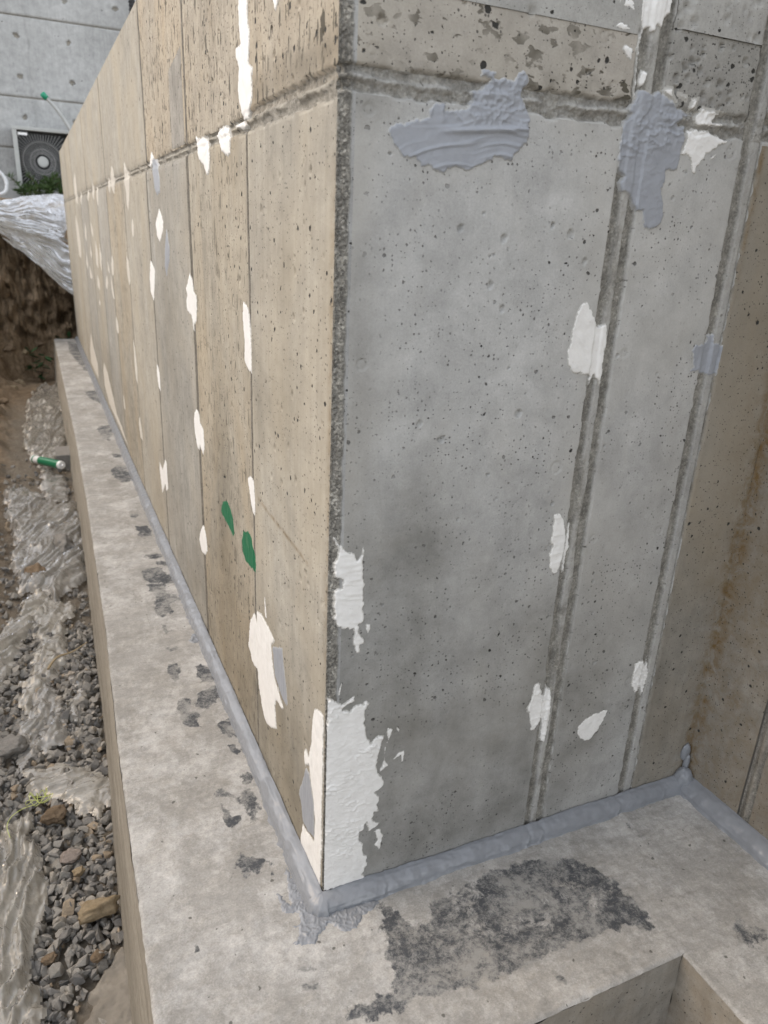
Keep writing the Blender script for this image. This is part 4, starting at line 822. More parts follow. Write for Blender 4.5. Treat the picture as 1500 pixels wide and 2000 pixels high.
# (the level joint of the long side, in three lengths)
for a, b, s in ((.005, .932, .003), (.932, 2.86, .006), (2.86, L_END, .014)):
    wall_panel('L', 'level_joint', a, b, LROW[0], LROW[1], M['left'], wall, s, .0018)
# a filled-in corner piece with a bevelled head
u = lin(.93, 1.125, .004); z = lin(1.21, 1.40, .004); U, Zg = np.meshgrid(u, z, indexing='ij')
pl = [(.944, 1.208), (1.112, 1.212), (1.108, 1.330), (1.100, 1.385), (.948, 1.388)]
pl = [(.946, 1.208), (1.114, 1.212), (1.105, 1.386), (1.06, 1.386), (.946, 1.392)]
s = sdf(U, Zg, [(.946, 1.210), (1.112, 1.212), (1.104, 1.375), (.946, 1.398)])
hb, rg_ = base_left(U, Zg)
P = np.stack([-(hb + .0022 * smooth(-.002, .003, s) - .0008), U, Zg], -1)
grid_obj('insert_panel', P, M['left_insert'], wall, {'rough': 1 - smooth(.000, .004, s), 'damp_shade': s * 0, 'stain': s * 0}, keep=s > -.004, flip=True)
# body and top
box_obj('wall_body', (.010, .010, -.45), (INNER + .4, L_END - .004, WALL_TOP - .012), M['core'], wall)
box_obj('coping', (.002, .012, WALL_TOP - .012), (INNER + .4, L_END + .002, WALL_TOP + .001), M['left'], wall, .003)
box_obj('end_face', (-.001, L_END - .004, -.45), (INNER + .4, L_END + .004, WALL_TOP - .013), M['left'], wall)

# ---------------------------------------------------------------- return wall on the right
ret = thing('return_wall', (INNER, -.6, Z0), 'brown stained concrete wall meeting the grey end face at the inner corner', 'wall')
def stain_ret(U, Z): return np.clip(.8 * np.exp(-(U / .022) ** 2) + .35 + .5 * blob(U, Z, -.07, .22, .02, .02), 0, 1)
def ret_panel(name, y0, y1, z0, z1, joint=False):
    y = lin(y0, y1, .004); z = lin(z0, z1, .005); U, Z = np.meshgrid(y, z, indexing='ij')
    h = .0008 * fbm(U * 8, Z * 8, 4, 61); r = np.zeros_like(h)
    if joint:
        t_ = (U - y0) / (y1 - y0); rib = np.exp(-((t_ - .5) / .2) ** 2)
        h = h - .005 + .005 * rib; r = 1 - .6 * rib
    P = np.stack([INNER - h, U, Z], -1)
    return grid_obj(name, P, M['right_brown'], ret, {'rough': r, 'damp_shade': r * 0 + .35, 'stain': stain_ret(U, Z)}, flip=False)
for (y0, y1, j) in ((-.137, 0, 0), (-.165, -.137, 1), (-.60, -.165, 0), (-.63, -.60, 1), (-1.6, -.63, 0)):
    ret_panel('vertical_joint' if j else 'panel', y0, y1, Z0, 1.206, bool(j))
for (y0, y1) in ((-.60, 0), (-1.6, -.60)):
    ret_panel('panel', y0, y1, 1.206, WALL_TOP)
box_obj('wall_body', (INNER + .008, -1.6, -.45), (INNER + .4, .006, WALL_TOP - .012), M['core'], ret)
box_obj('coping', (INNER - .002, -1.603, WALL_TOP - .012), (INNER + .398, -.003, WALL_TOP + .006), M['left'], ret, .003)

# ---------------------------------------------------------------- putty patches on the walls
def patch(face, kind, style, th, fill, poly, idx):
    P = np.asarray(poly); lo = P.min(0) - .012; hi = P.max(0) + .012
    if face == 'R':
        su = sz = .0016 if idx != 0 else .0014
        lo[0] = max(lo[0], .001)
    else:
        y = P[:, 0].mean(); su = np.clip(.0022 + .0030 * y, .002, .014); sz = np.clip(.0022 + .0016 * y, .002, .01)
        lo[0] = max(lo[0], .0055)
    lo[1] = max(lo[1], Z0)
    u = lin(lo[0], hi[0], su); z = lin(lo[1], hi[1], sz)
    U, Z = np.meshgrid(u, z, indexing='ij')
    sc = 1.0 if face == 'R' else min(1.0, .35 + .12 / max(P[:, 0].mean(), .1))
    size = math.sqrt(max(1e-6, (hi[0] - lo[0] - .024) * (hi[1] - lo[1] - .024)))
    fr = min(1.0, size / .05)
    wu = U + .0016 * fr * fbm(U * 90, Z * 90, 4, idx) ; wz = Z + .0022 * fr * fbm(U * 90 + 9, Z * 60, 4, idx + 3)
    e = sdf(wu, wz, poly) + .0012 * fr * fbm(U * 260, Z * 260 * .6, 3, idx + 7)
    hb, _ = (base_right if face == 'R' else base_left)(U, Z)
    th = th * .0006
    t = smooth(-.0006, .0030, e)
    if style == 'arc':          # broad sweeping trowel strokes
        cu, cz = .235, 1.03
        rad = np.hypot((U - cu) * .55, Z - cz); ang = np.arctan2(Z - cz, U - cu)
        rr = rad + .010 * noise(ang * 2.2, rad * 10, 5) + .006 * noise(U * 14, Z * 14, 15)
        rdg = np.maximum(0, noise(rr * 260, ang * 1.1, 6)) ** 1.4 * 1.5 + .6 * np.maximum(0, noise(rr * 110, ang * 1.4, 8)) ** 2
        upper = smooth(1.165, 1.185, Z)
        blb = np.abs(fbm(U * 45, Z * 45, 4, 31))
        rel = .0020 * rdg * (1 - .6 * upper) + .0018 * (1 - np.clip(blb * 2.2, 0, 1)) ** 2 * (.1 + upper) + .0006 * fbm(U * 30, Z * 30, 3, 32)
        rel = rel + .0035 * np.exp(-((Z - (1.172 + .10 * (U - .22))) / .0035) ** 2) * box01(U, .14, .27, .02)
    elif style == 'horiz':
        rel = .0009 * np.maximum(0, noise(U * 9, Z * 190 + 2 * noise(U * 12, Z * 12, 3), idx)) + .0010 * np.maximum(0, noise(U * 14, Z * 90, idx + 2)) ** 1.5 + .0004 * fbm(U * 60, Z * 60, 3, idx)
    elif style == 'vert':
        rel = .0007 * noise(U * 150, Z * 12, idx) + .0006 * fbm(U * 60, Z * 40, 3, idx)
    elif style == 'diag':
        rel = .0008 * np.maximum(0, noise((U + Z) * 130, (U - Z) * 14, idx)) + .0004 * fbm(U * 60, Z * 60, 3, idx)
    else:
        a_ = np.abs(fbm(U * 38 + .5 * Z * 38, Z * 70, 4, idx))
        gt_ = smooth(-.1, .55, fbm(U * 13, Z * 13, 2, idx + 21))
        rel = (.3 + gt_) * .0019 * (1 - np.clip(a_ * 3.2, 0, 1)) ** 2 + .0009 * gt_ * np.maximum(0, noise((U * .4 + Z) * 110, U * 16, idx)) + .0005 * fbm(U * 40, Z * 40, 2, idx)
    relmix = smooth(.000, .005, e)
    edge_lip = .00035 * np.exp(-((e - .003) / .0018) ** 2) * (.4 + np.maximum(0, fbm(U * 90, Z * 90, 2, idx + 11)))
    h = hb - np.minimum(hb, 0) * (1 - fill) * t + (-.0010 + t * (th + .0010)) + sc * (relmix * rel + edge_lip)
    keep = e > -.0016
    if not keep.any(): return
    Pn = np.stack([U, -h, Z] if face == 'R' else [-h, U, Z], -1)
    nm = {'white': 'putty_patch', 'grey': 'grey_putty_patch', 'green': 'green_paint_mark'}[kind]
    mk = M['thin'] if (kind == 'white' and face == 'L' and P[:, 0].mean() > 1.75) else M[kind]
    o = grid_obj(nm, Pn, mk, wall, {'thin': 1 - smooth(0, .006 if face == 'R' else .008, e)}, keep, flip=(face == 'L'))
    if kind == 'green': o['label'] = 'green paint daub on the tan concrete'
    if kind == 'grey': o['label'] = 'blue grey putty smear'
    return o
for i, p in enumerate(PATCHES):
    patch(*p, i)

# ---------------------------------------------------------------- footing
footing = thing('concrete_footing', (-.15, 0, -.42), 'pale concrete footing ledge running along the wall base with dark primer smudges', 'footing')
EDGE = [(-.40, -.297), (-.10, -.294), (.03, -.290), (.293, -.284), (.56, -.277), (1.09, -.256), (1.41, -.250), (2.18, -.234), (3.29, -.221), (6.95, -.213)]
def edge_x(y): return np.interp(y, [e[0] for e in EDGE], [e[1] for e in EDGE])
FRONT = -.312; SIDE = .508
def prim(X, Y):
    m = np.zeros_like(X)
    for s, pl in PRIMER:
        q = np.asarray(pl)
        r = min(.012, max(.006, .12 * math.sqrt(np.ptp(q[:, 0]) * np.ptp(q[:, 1]))))
        bb = (X > q[:, 0].min() - .03) & (X < q[:, 0].max() + .03) & (Y > q[:, 1].min() - .03) & (Y < q[:, 1].max() + .03)
        if not bb.any(): continue
        wv = 1.6 * r / .012
        d = sdf(X[bb] + .005 * wv * fbm(X[bb] * 34, Y[bb] * 34, 5, 5, .65), Y[bb] + .005 * wv * fbm(X[bb] * 34 + 7, Y[bb] * 34, 5, 6, .65), pl)
        m[bb] = np.maximum(m[bb], s * smooth(-1.1 * r, .8 * r, d))
    return m
def top_height(X, Y):
    h = .0022 * fbm(X * 9, Y * 9, 4, 71) + .0007 * fbm(X * 55, Y * 55, 3, 72)
    h = h + .0012 * np.abs(fbm(X * 20, Y * 45, 3, 73))
    return h
def sheet_part(Xg, Yg, extra=None):
    h = top_height(Xg, Yg)
    return np.stack([Xg, Yg, Z0 + h], -1), prim(Xg, Yg)
VV, FF, AA = [], [], []; off = 0
def add_top(Xg, Yg, drop=None):
    global off
    P, a = sheet_part(Xg, Yg)
    if drop is not None: P[..., 2] -= drop
    VV.append(P.reshape(-1, 3)); AA.append(a.ravel()); FF.append(grid_faces(*Xg.shape) + off); off += Xg.size
# long strip
for y0, y1, sx, sy in ((FRONT, .8, .0032, .0032), (.8, 2.2, .0045, .006), (2.2, L_END, .009, .018)):
    yy = lin(y0, y1, sy); s_ = np.linspace(0, 1, int(.31 / sx))
    Sg, Yg = np.meshgrid(s_, yy, indexing='ij')
    ex = edge_x(Yg) + .0012 * fbm(Yg * 30, Yg * 0, 4, 75)
    Xg = ex + Sg * (.008 - ex)
    drop = .004 * np.maximum(0, 1 - (Xg - ex) / .005) ** 2 + .006 * np.maximum(0, fbm(Yg * 16, Yg * 0 + 3, 3, 76) - .25) * np.maximum(0, 1 - (Xg - ex) / .012)
    dr2 = .004 * np.maximum(0, 1 - (Yg - FRONT) / .006) ** 2
    add_top(Xg, Yg, np.maximum(drop, dr2))
Xg, Yg = np.meshgrid(lin(.008, INNER + .005, .0028), lin(FRONT, .008, .0028), indexing='ij')
dr = (.004 * np.maximum(0, 1 - (Yg - FRONT) / .006) ** 2 + .008 * np.maximum(0, fbm(Xg * 18, Xg * 0 + 1, 3, 77) - .2) * np.maximum(0, 1 - (Yg - FRONT) / .012)) * (1 - smooth(SIDE - .004, SIDE + .004, Xg))
add_top(Xg, Yg, dr)
Xg, Yg = np.meshgrid(lin(SIDE, INNER + .005, .004), lin(-1.6, FRONT, .005), indexing='ij')
dr = .004 * np.maximum(0, 1 - (Xg - SIDE) / .006) ** 2 + .008 * np.maximum(0, fbm(Yg * 18, Xg * 0 + 1, 3, 78) - .2) * np.maximum(0, 1 - (Xg - SIDE) / .012)
add_top(Xg, Yg, dr)
A = np.concatenate(AA)
link('ledge_top', mesh_np('ledge_top', np.concatenate(VV), np.concatenate(FF), {'primer': A, 'rough': A * 0}), M['footing'], footing)
# sides
yy = lin(FRONT, L_END, .01); zz = lin(-.46, Z0 - .003, .006)
Yg, Zg = np.meshgrid(yy, zz, indexing='ij')
lip = .0016 * np.sin(np.clip((Zg + .085) / .012, 0, np.pi)) + .0020 * np.sin(np.clip((Zg + .20) / .010, 0, np.pi)) + .0014 * np.sin(np.clip((Zg + .135) / .008, 0, np.pi))
Xg = edge_x(Yg) + .0012 * fbm(Yg * 30, Yg * 0, 4, 75) - .085 * np.clip(Z0 - Zg, 0, 1) - lip - .0010 * fbm(Yg * 12, Zg * 40, 3, 79)
grid_obj('ledge_side', np.stack([Xg, Yg, Zg], -1), M['side'], footing, flip=True)
xx = lin(edge_x(FRONT), SIDE, .005); Xg, Zg = np.meshgrid(xx, zz, indexing='ij')
grid_obj('ledge_side', np.stack([Xg, FRONT + .002 * fbm(Xg * 20, Zg * 20, 4, 80), Zg], -1), M['core'], footing, {'rough': Xg * 0, 'damp_shade': Xg * 0 + .35, 'stain': Xg * 0 + .1})
yy = lin(-1.6, FRONT, .006); Yg, Zg = np.meshgrid(yy, zz, indexing='ij')
grid_obj('ledge_side', np.stack([SIDE + .002 * fbm(Yg * 20, Zg * 20, 4, 81), Yg, Zg], -1), M['core'], footing, {'rough': Yg * 0, 'damp_shade': Yg * 0 + .35, 'stain': Yg * 0 + .25}, flip=True)

# ---------------------------------------------------------------- sealant fillets
def bead(name, label, path_pts, n, wall_h, floor_w, seed, seams=()):
    """convex fillet: path along the arris, each point (pos, outward horizontal dir)"""
    t = thing(name, path_pts[0][0], label, 'sealant', 'blue grey sealant fillets along the wall base')
    K = 18
    ts = np.linspace(0, 1, n)
    pos = np.array([p for p, d in path_pts]); dr = np.array([d for p, d in path_pts])
    cum = np.concatenate([[0], np.cumsum(np.linalg.norm(np.diff(pos, axis=0), axis=1))]); L = cum[-1]
    S = ts * L
    C = np.stack([np.interp(S, cum, pos[:, k]) for k in range(3)], -1)
    Dd = np.stack([np.interp(S, cum, dr[:, k]) for k in range(3)], -1)
    ph = np.linspace(0, 1, K)
    Sg, Pg = np.meshgrid(S, ph, indexing='ij')
    wob = 1 + .10 * fbm(Sg * 7, Sg * 0, 3, seed) + .04 * fbm(Sg * 40, Pg * 4, 3, seed + 1)
    a = Pg * np.pi / 2
    # squashed quarter round from the wall (a=0) to the floor (a=90)
    bul = .84 + .035 * np.sin(2 * a) ** 2
    out = floor_w * np.sin(a) ** 1.15 * wob * bul
    up = wall_h * np.cos(a) ** 1.15 * wob * bul
    rel = .0016 * np.maximum(0, noise(Sg * 9, Pg * 14 + 1.5 * noise(Sg * 6, Pg * 2, 9), seed + 2)) + .0005 * fbm(Sg * 90, Pg * 8, 3, seed + 3)
    for s0 in seams:                     # tool marks where one stroke met the next
        rel = rel + .0014 * smooth(.25, .6, Pg) * np.exp(-((Sg - s0 - .010 * np.sin(a * 2) - .006 * noise(Pg * 6, Pg * 0, 3)) / .003) ** 2) - .0012 * np.exp(-((Sg - s0 - .012) / .006) ** 2)
    out = out + rel * np.sin(a) + .0012 * (1 - np.sin(a)); up = up + rel * np.cos(a)
    # feathered, ragged foot and a thin smear up the wall
    foot = np.where(Pg >= .999, .002 + .007 * np.maximum(0, fbm(Sg * 30, Sg * 0, 4, seed + 5)), 0)
    out = out + foot; up = np.where(Pg >= .999, -.003, up)
    P = C[:, None, :] + Dd[:, None, :] * out[..., None] + np.array([0, 0, 1.0]) * up[..., None]
    grid_obj('fillet', P, M['sealant'], t)
    return t
def corner_fan(t, wall_h, floor_w, seed):
    Tg, Pg = np.meshgrid(np.linspace(np.pi, 1.5 * np.pi, 40), np.linspace(0, 1, 18), indexing='ij')
    a = Pg * np.pi / 2; bul = .84 + .035 * np.sin(2 * a) ** 2
    w = 1.07 + .06 * fbm(Tg * 3, Pg * 3, 3, seed)
    out = floor_w * np.sin(a) ** 1.15 * bul * w + .0012; up = wall_h * np.cos(a) ** 1.15 * bul
    up = np.where(Pg >= .999, -.003, up)
    grid_obj('fillet', np.stack([out * np.cos(Tg), out * np.sin(Tg), Z0 + .001 + up], -1), M['sealant'], t)
ly = [(np.array([-.0005, y, Z0 + .001]), np.array([-1., 0, 0])) for y in np.linspace(-.003, L_END - .02, 40)]
bl = bead('sealant_fillet', 'blue grey sealant fillet along the base of the long tan side', ly, 1500, .031, .034, 91, (.13, .30, .62, 1.05, 1.6))
rx = [(np.array([x, -.0005, Z0 + .001]), np.array([0, -1., 0])) for x in np.linspace(-.003, .815, 20)]
br = bead('sealant_fillet', 'blue grey sealant fillet along the base of the grey end face', rx, 420, .031, .033, 95, (.10, .40, .43, .62, .74))
ry = [(np.array([INNER + .0005, y, Z0 + .001]), np.array([-1., 0, 0])) for y in np.linspace(-.012, -1.5, 20)]
bt = bead('sealant_fillet', 'blue grey sealant fillet running off to the right from the inner corner', ry, 500, .034, .040, 99, (.03, .22))

corner_fan(br, .031, .034, 97)
# smears pressed flat on the ledge round the outer corner
def smear(poly, parent, seed, th=.0015):
    P = np.asarray(poly); lo = P.min(0) - .01; hi = P.max(0) + .01
    X, Y = np.meshgrid(lin(lo[0], hi[0], .0016), lin(lo[1], hi[1], .0016), indexing='ij')
    e = sdf(X + .004 * fbm(X * 90, Y * 90, 3, seed), Y + .004 * fbm(X * 90 + 5, Y * 90, 3, seed + 2), poly) + .0012 * fbm(X * 260, Y * 260, 3, seed + 4)
    t = smooth(-.0008, .004, e)
    rel = .0022 * (1 - np.clip(np.abs(fbm(X * 75, Y * 75, 4, seed + 6)) * 3.2, 0, 1)) ** 2 + .0006 * fbm(X * 90, Y * 90, 3, seed + 7)
    Zs = Z0 + top_height(X, Y) - .0012 + t * (th + .0012) + smooth(0, .006, e) * rel
    grid_obj('smear', np.stack([X, Y, Zs], -1), M['sealant'], parent, None, e > -.002)
smear(SMEARS[0], br, 121); smear(SMEARS[1], bl, 131)
# the lump left in the inner corner
bm = bmesh.new(); bmesh.ops.create_icosphere(bm, subdivisions=4, radius=1)
for v in bm.verts:
    n_ = float(fbm(np.array(v.co.x * 2.2 + 3), np.array(v.co.y * 2.2 + v.co.z * 1.7), 3, 141))
    v.co *= 1 + .10 * n_
    v.co = Vector((.806 + v.co.x * .022, -.013 + v.co.y * .020, -.012 + v.co.z * .030))
bm_obj('corner_lump', bm, M['sealant'], br, True)
bm = bmesh.new()
for (cx, cy, cz, sx, sy, sz) in ((.808, -.003, .052, .012, .006, .021), (.813, -.006, .026, .007, .006, .024)):
    vs_ = bmesh.ops.create_icosphere(bm, subdivisions=3, radius=1)['verts']
    for v in vs_:
        n_ = float(fbm(np.array(v.co.x * 2 + 8), np.array(v.co.y * 2 + v.co.z), 3, 142)); v.co *= 1 + .18 * n_
        v.co = Vector((cx + v.co.x * sx, cy + v.co.y * sy, cz + v.co.z * sz))
bm_obj('corner_dab', bm, M['sealant'], br, True)

# ---------------------------------------------------------------- ground: trench, bank and terrace
def ground_z(X, Y):
    n1 = fbm(X * 1.3, Y * 1.3, 4, 151); n2 = fbm(X * 7, Y * 7, 4, 152)
    floor = -.405 + .010 * n1 + .012 * n2
    left = smooth(-.52, -1.9, X + .10 * n1 - .03 * Y * 0) * .95
    left = left + np.maximum(0, -.60 - X) * .25
    z = floor + left + (.05 * n2 + .05 * n1) * smooth(-.5, -.8, X)
    bank = smooth(6.85, 7.95, Y + .22 * n1 + .05 * n2 + .35 * smooth(-.3, -.9, X))
    z = z * (1 - bank) + (1.22 + .02 * n2) * bank
    z = z + bank * (1 - bank) * (.35 * n2 + .25 * np.abs(fbm(X * 3, Y * 3, 3, 153)) - .15)
    return z
gx = np.concatenate([np.linspace(-60, -3, 12), np.linspace(-2.9, -.9, 40), np.linspace(-.88, .4, 190), np.linspace(.45, 3, 30), np.linspace(4, 60, 12)])
gy = np.concatenate([np.linspace(-60, -3, 12), np.linspace(-2.8, -.5, 40), np.linspace(-.48, 3, 300), np.linspace(3.02, 6.5, 130), np.linspace(6.515, 8.4, 260), np.linspace(8.5, 12, 20), np.linspace(14, 60, 8)])
X, Y = np.meshgrid(gx, gy, indexing='ij')
Zg = ground_z(X, Y)
bk_ = smooth(-.2, .1, Zg) * (1 - smooth(1.1, 1.2, Zg)) * smooth(6.3, 6.8, Y)
Yd = Y - bk_ * (.16 * np.abs(fbm(X * 4, Zg * 4, 4, 157)) + .10 * fbm(X * 11, Zg * 11, 4, 158))
Zg = Zg + bk_ * .03 * fbm(X * 16, Zg * 16, 3, 159)
dust = np.clip((1 - smooth(-.52, -.75, X + .06 * fbm(X * 5, Y * 5, 3, 155))) * (1 - smooth(5.0, 6.6, Y)), 0, 1)
tag(grid_obj('ground', np.stack([X, Yd, Zg], -1), M['soil'], None, {'dust': dust, 'pale': smooth(-.9, -1.4, Y) * (1 - smooth(4, 6, Y))}), 'brown soil of the trench floor and cut bank', None, None, 'structure')  # 'pale': unseen ground made light to reflect onto the grey end face

# ---------------------------------------------------------------- gravel and rocks
def hull_rock(seed, n=15, squash=(1, .85, .65)):
    r = random.Random(seed); bm = bmesh.new()
    for i in range(n):
        v = Vector((r.gauss(0, 1), r.gauss(0, 1), r.gauss(0, 1))).normalized() * r.uniform(.82, 1.05)
        bm.verts.new((v.x * squash[0], v.y * squash[1], v.z * squash[2]))
    res = bmesh.ops.convex_hull(bm, input=bm.verts)
    bmesh.ops.delete(bm, geom=[g for g in res['geom_interior'] if isinstance(g, bmesh.types.BMVert)], context='VERTS')
    return bm
protos = []
for k in range(16):
    bm = hull_rock(900 + k, 11)
    bmesh.ops.bevel(bm, geom=list(bm.edges), offset=.045, segments=1, affect='EDGES')
    bmesh.ops.triangulate(bm, faces=bm.faces)
    bm.verts.index_update()
    protos.append((np.array([v.co[:] for v in bm.verts]), np.array([[v.index for v in f.verts] for f in bm.faces]))); bm.free()
def rand_rot(r):
    q = r.normal(size=4); q /= np.linalg.norm(q); w, x, y, z = q
    return np.array([[1 - 2 * (y * y + z * z), 2 * (x * y - z * w), 2 * (x * z + y * w)], [2 * (x * y + z * w), 1 - 2 * (x * x + z * z), 2 * (y * z - x * w)], [2 * (x * z - y * w), 2 * (y * z + x * w), 1 - 2 * (x * x + y * y)]])
def mortar_area(x, y): return y < .36 + (x + .32) * 1.1 and x > -.42
Vs, Fs, Ts = [], [], []; off = 0
cnt = 0
while cnt < 5000:
    y = rng.uniform(-.5, 4.2) if rng.random() < .35 else rng.uniform(-.3, 1.8); x = rng.uniform(-.72, -.235)
    if x > edge_x(y) - .036: continue
    if rng.random() < smooth(-.50, -.68, np.array(x)) * .9 or rng.random() < smooth(1.9, 4.2, np.array(y)) * .9: continue
    if mortar_area(x, y) and rng.random() < .97: continue
    sz = .0080 + .0145 * rng.random() ** 1.5
    V, F = protos[rng.integers(16)]
    z = float(ground_z(np.array(x), np.array(y))) + sz * .35 + rng.random() ** 2 * .022
    Vs.append((V * sz * rng.uniform(.8, 1.15, 3)) @ rand_rot(rng).T + np.array([x, y, z])); Fs.append(F + off); off += len(V)
    Ts.append(np.full(len(V), rng.random() * .85 if rng.random() < .95 else .95)); cnt += 1
go = link('gravel', mesh_np('gravel', np.concatenate(Vs), np.concatenate(Fs), {'tone': np.concatenate(Ts)}, flat=True), M['gravel'])
tag(go, 'loose grey crushed gravel filling the trench beside the footing', 'gravel', None, 'stuff')

def rock(label, mat, pos, size, seed, rotz=0.0, group='larger stones lying among the gravel'):
    bm = hull_rock(seed, 22, (1, 1, 1))
    bmesh.ops.triangulate(bm, faces=bm.faces)
    bmesh.ops.subdivide_edges(bm, edges=list(bm.edges), cuts=5, use_grid_fill=True)
    bmesh.ops.smooth_vert(bm, verts=bm.verts, factor=.5, use_axis_x=True, use_axis_y=True, use_axis_z=True)
    M_ = Matrix.Rotation(rotz, 4, 'Z')
    for v in bm.verts:
        n_ = fbm(np.array(v.co.x * 2.3 + seed), np.array(v.co.y * 2.3 + v.co.z * 1.9), 5, seed)
        c_ = fbm(np.array(v.co.z * 5 + seed), np.array(v.co.x * 2 + v.co.y * 3), 3, seed + 5)
        v.co *= 1 + .16 * float(n_) + .06 * float(c_)
        v.co = M_ @ Vector((v.co.x * size[0], v.co.y * size[1], v.co.z * size[2]))
    o = bm_obj('rock', bm, mat, None, True)
    o.location = pos
    return tag(o, label, 'rock', group)
rock('large tan rock lying against the footing, the biggest in the gravel', M['rock_tan'], (-.358, .44, -.365), (.052, .032, .036), 27, .30)
rock('brown rock with a pale spot just below the yellow twine', M['rock_brown'], (-.437, .785, -.372), (.036, .032, .026), 8, .2)
rock('flat pinkish grey rock in the middle of the gravel', M['rock_pink'], (-.405, .63, -.378), (.030, .024, .016), 9, .5)
rock('small tan rock touching the flat pinkish grey rock', M['rock_tan'], (-.388, .578, -.376), (.016, .015, .014), 12, .5)
rock('rough grey mortar lump at the left edge', M['rock_grey'], (-.540, 1.10, -.365), (.050, .045, .030), 13, .1)
rock('rounded brown rock half wrapped in beige plastic', M['rock_brown'], (-.462, 2.28, -.36), (.05, .06, .04), 14, .4)
rock('grey brown boulder beside the footing below the wide plastic sheet', M['rock_grey'], (-.345, 2.55, -.355), (.055, .09, .05), 15, .2)
rock('small rusty brown rock low down in the gravel', M['rock_brown'], (-.455, .365, -.375), (.017, .016, .013), 17, .2)
rock('small orange brown rock at the edge of the mortar slab', M['rock_brown'], (-.366, .335, -.372), (.017, .014, .012), 18, .9)
bm = hull_rock(31, 40, (1, 1, .3)); bm.free()
# spilled mortar
X, Y = np.meshgrid(lin(-.46, -.285, .003), lin(-.30, .40, .003), indexing='ij')
e = sdf(X + .010 * fbm(X * 30, Y * 30, 4, 161), Y + .010 * fbm(X * 30, Y * 30 + 4, 4, 162), [(-.292, .37), (-.325, .365), (-.36, .325), (-.39, .29), (-.41, .19), (-.44, -.10), (-.45, -.40), (-.29, -.40)])
Zm = ground_z(X, Y) - .012 + .030 * smooth(-.006, .02, e) + .004 * fbm(X * 25, Y * 25, 4, 163) + .0015 * fbm(X * 120, Y * 120, 3, 164)
tag(grid_obj('mortar_spill', np.stack([X, Y, Zm], -1), M['mortar'], None, None, e > -.008), 'hardened grey brown mortar spill at the foot of the footing', 'mortar')

# ---------------------------------------------------------------- plastic sheets in the trench
def film(name, label, poly, amp, ang, seed, mat, base=None, step=None, group='torn plastic sheets lying in the trench'):
    P = np.asarray(poly); lo = P.min(0) - .03; hi = P.max(0) + .03
    st = step or float(np.clip(.0026 + .0020 * P[:, 1].mean(), .003, .016))
    X, Y = np.meshgrid(lin(lo[0], hi[0], min(st, .006)), lin(lo[1], hi[1], min(st, .006)), indexing='ij')
    sc = float(np.clip(.9 / (.6 + .35 * P[:, 1].mean()), .3, 1.2))
    e = sdf(X + .03 * fbm(X * 14, Y * 9, 5, seed), Y + .03 * fbm(X * 14 + 4, Y * 9, 5, seed + 1), poly)
    ca, sa_ = math.cos(math.radians(ang)), math.sin(math.radians(ang))
    A_ = (X * ca + Y * sa_) * sc; B_ = (-X * sa_ + Y * ca) * sc
    wx = A_ * 4.0 + .8 * fbm(A_ * 5, B_ * 5, 3, seed + 2); wy = B_ * 28 + .8 * fbm(A_ * 4 + 3, B_ * 7, 3, seed + 3)
    r1 = (1 - np.abs(noise(wx * .5, wy * .8, seed + 4))) ** 1.7
    r2 = (1 - np.abs(noise(wx * .9 + 5, wy * 2.3, seed + 5))) ** 4
    r3 = (1 - np.abs(noise(A_ * 13, B_ * 95, seed + 6))) ** 5
    hgt = amp * (.55 * r1 + .28 * r2 + .08 * r3) * smooth(-.004, .03, e) ** .6
    g = (base(X, Y) if base is not None else np.maximum(ground_z(X, Y), -.40) + .012)
    Zs = g + hgt + .006
    o = grid_obj(name, np.stack([X, Y, Zs], -1), mat, None, None, e > 0)
    return tag(o, label, 'plastic sheet', group)
for k, (lab, amp, ang, pl) in enumerate(SHEETS):
    film('plastic_sheet', lab, pl, amp, ang, 200 + 13 * k, M['sheet'] if k in (0, 1, 4, 5, 7) else M['sheet_clear'])
# sheet over the cut bank
n_, m_ = 140, 120
S_, T_ = np.meshgrid(np.linspace(0, 1, n_), np.linspace(0, 1, m_), indexing='ij')
topl = np.array([-.85, 7.35, 1.10]); topr = np.array([.42, 7.95, 1.30]); botl = np.array([-.78, 7.16, 1.06]); botr = np.array([.42, 7.12, -.05])
P = (topl * (1 - S_)[..., None] + topr * S_[..., None]) * (1 - T_)[..., None] + (botl * (1 - S_)[..., None] + botr * S_[..., None]) * T_[..., None]
Q_ = T_ + .25 * S_ + .12 * fbm(S_ * 2, T_ * 2, 3, 301)
fold = (1 - np.abs(noise(S_ * 1.2, Q_ * 7, 302))) ** 3 + .4 * (1 - np.abs(noise(S_ * 2.2, Q_ * 17, 303))) ** 4
hem = smooth(.45, .8, T_ + .25 * (1 - S_))
fold = fold * (.25 + .75 * hem)
P[..., 1] -= .07 * fold * smooth(0, .12, T_); P[..., 2] += .035 * fold + .05 * np.sin(np.pi * S_) * (1 - T_) + .012 * fbm(S_ * 6, T_ * 6, 3, 304)
tag(grid_obj('plastic_sheet', P, M['tarp'], None, {'layers': np.clip(.15 + .85 * hem, 0, 1)}), 'white translucent plastic sheet draped over the cut soil bank at wall end', 'plastic sheet')

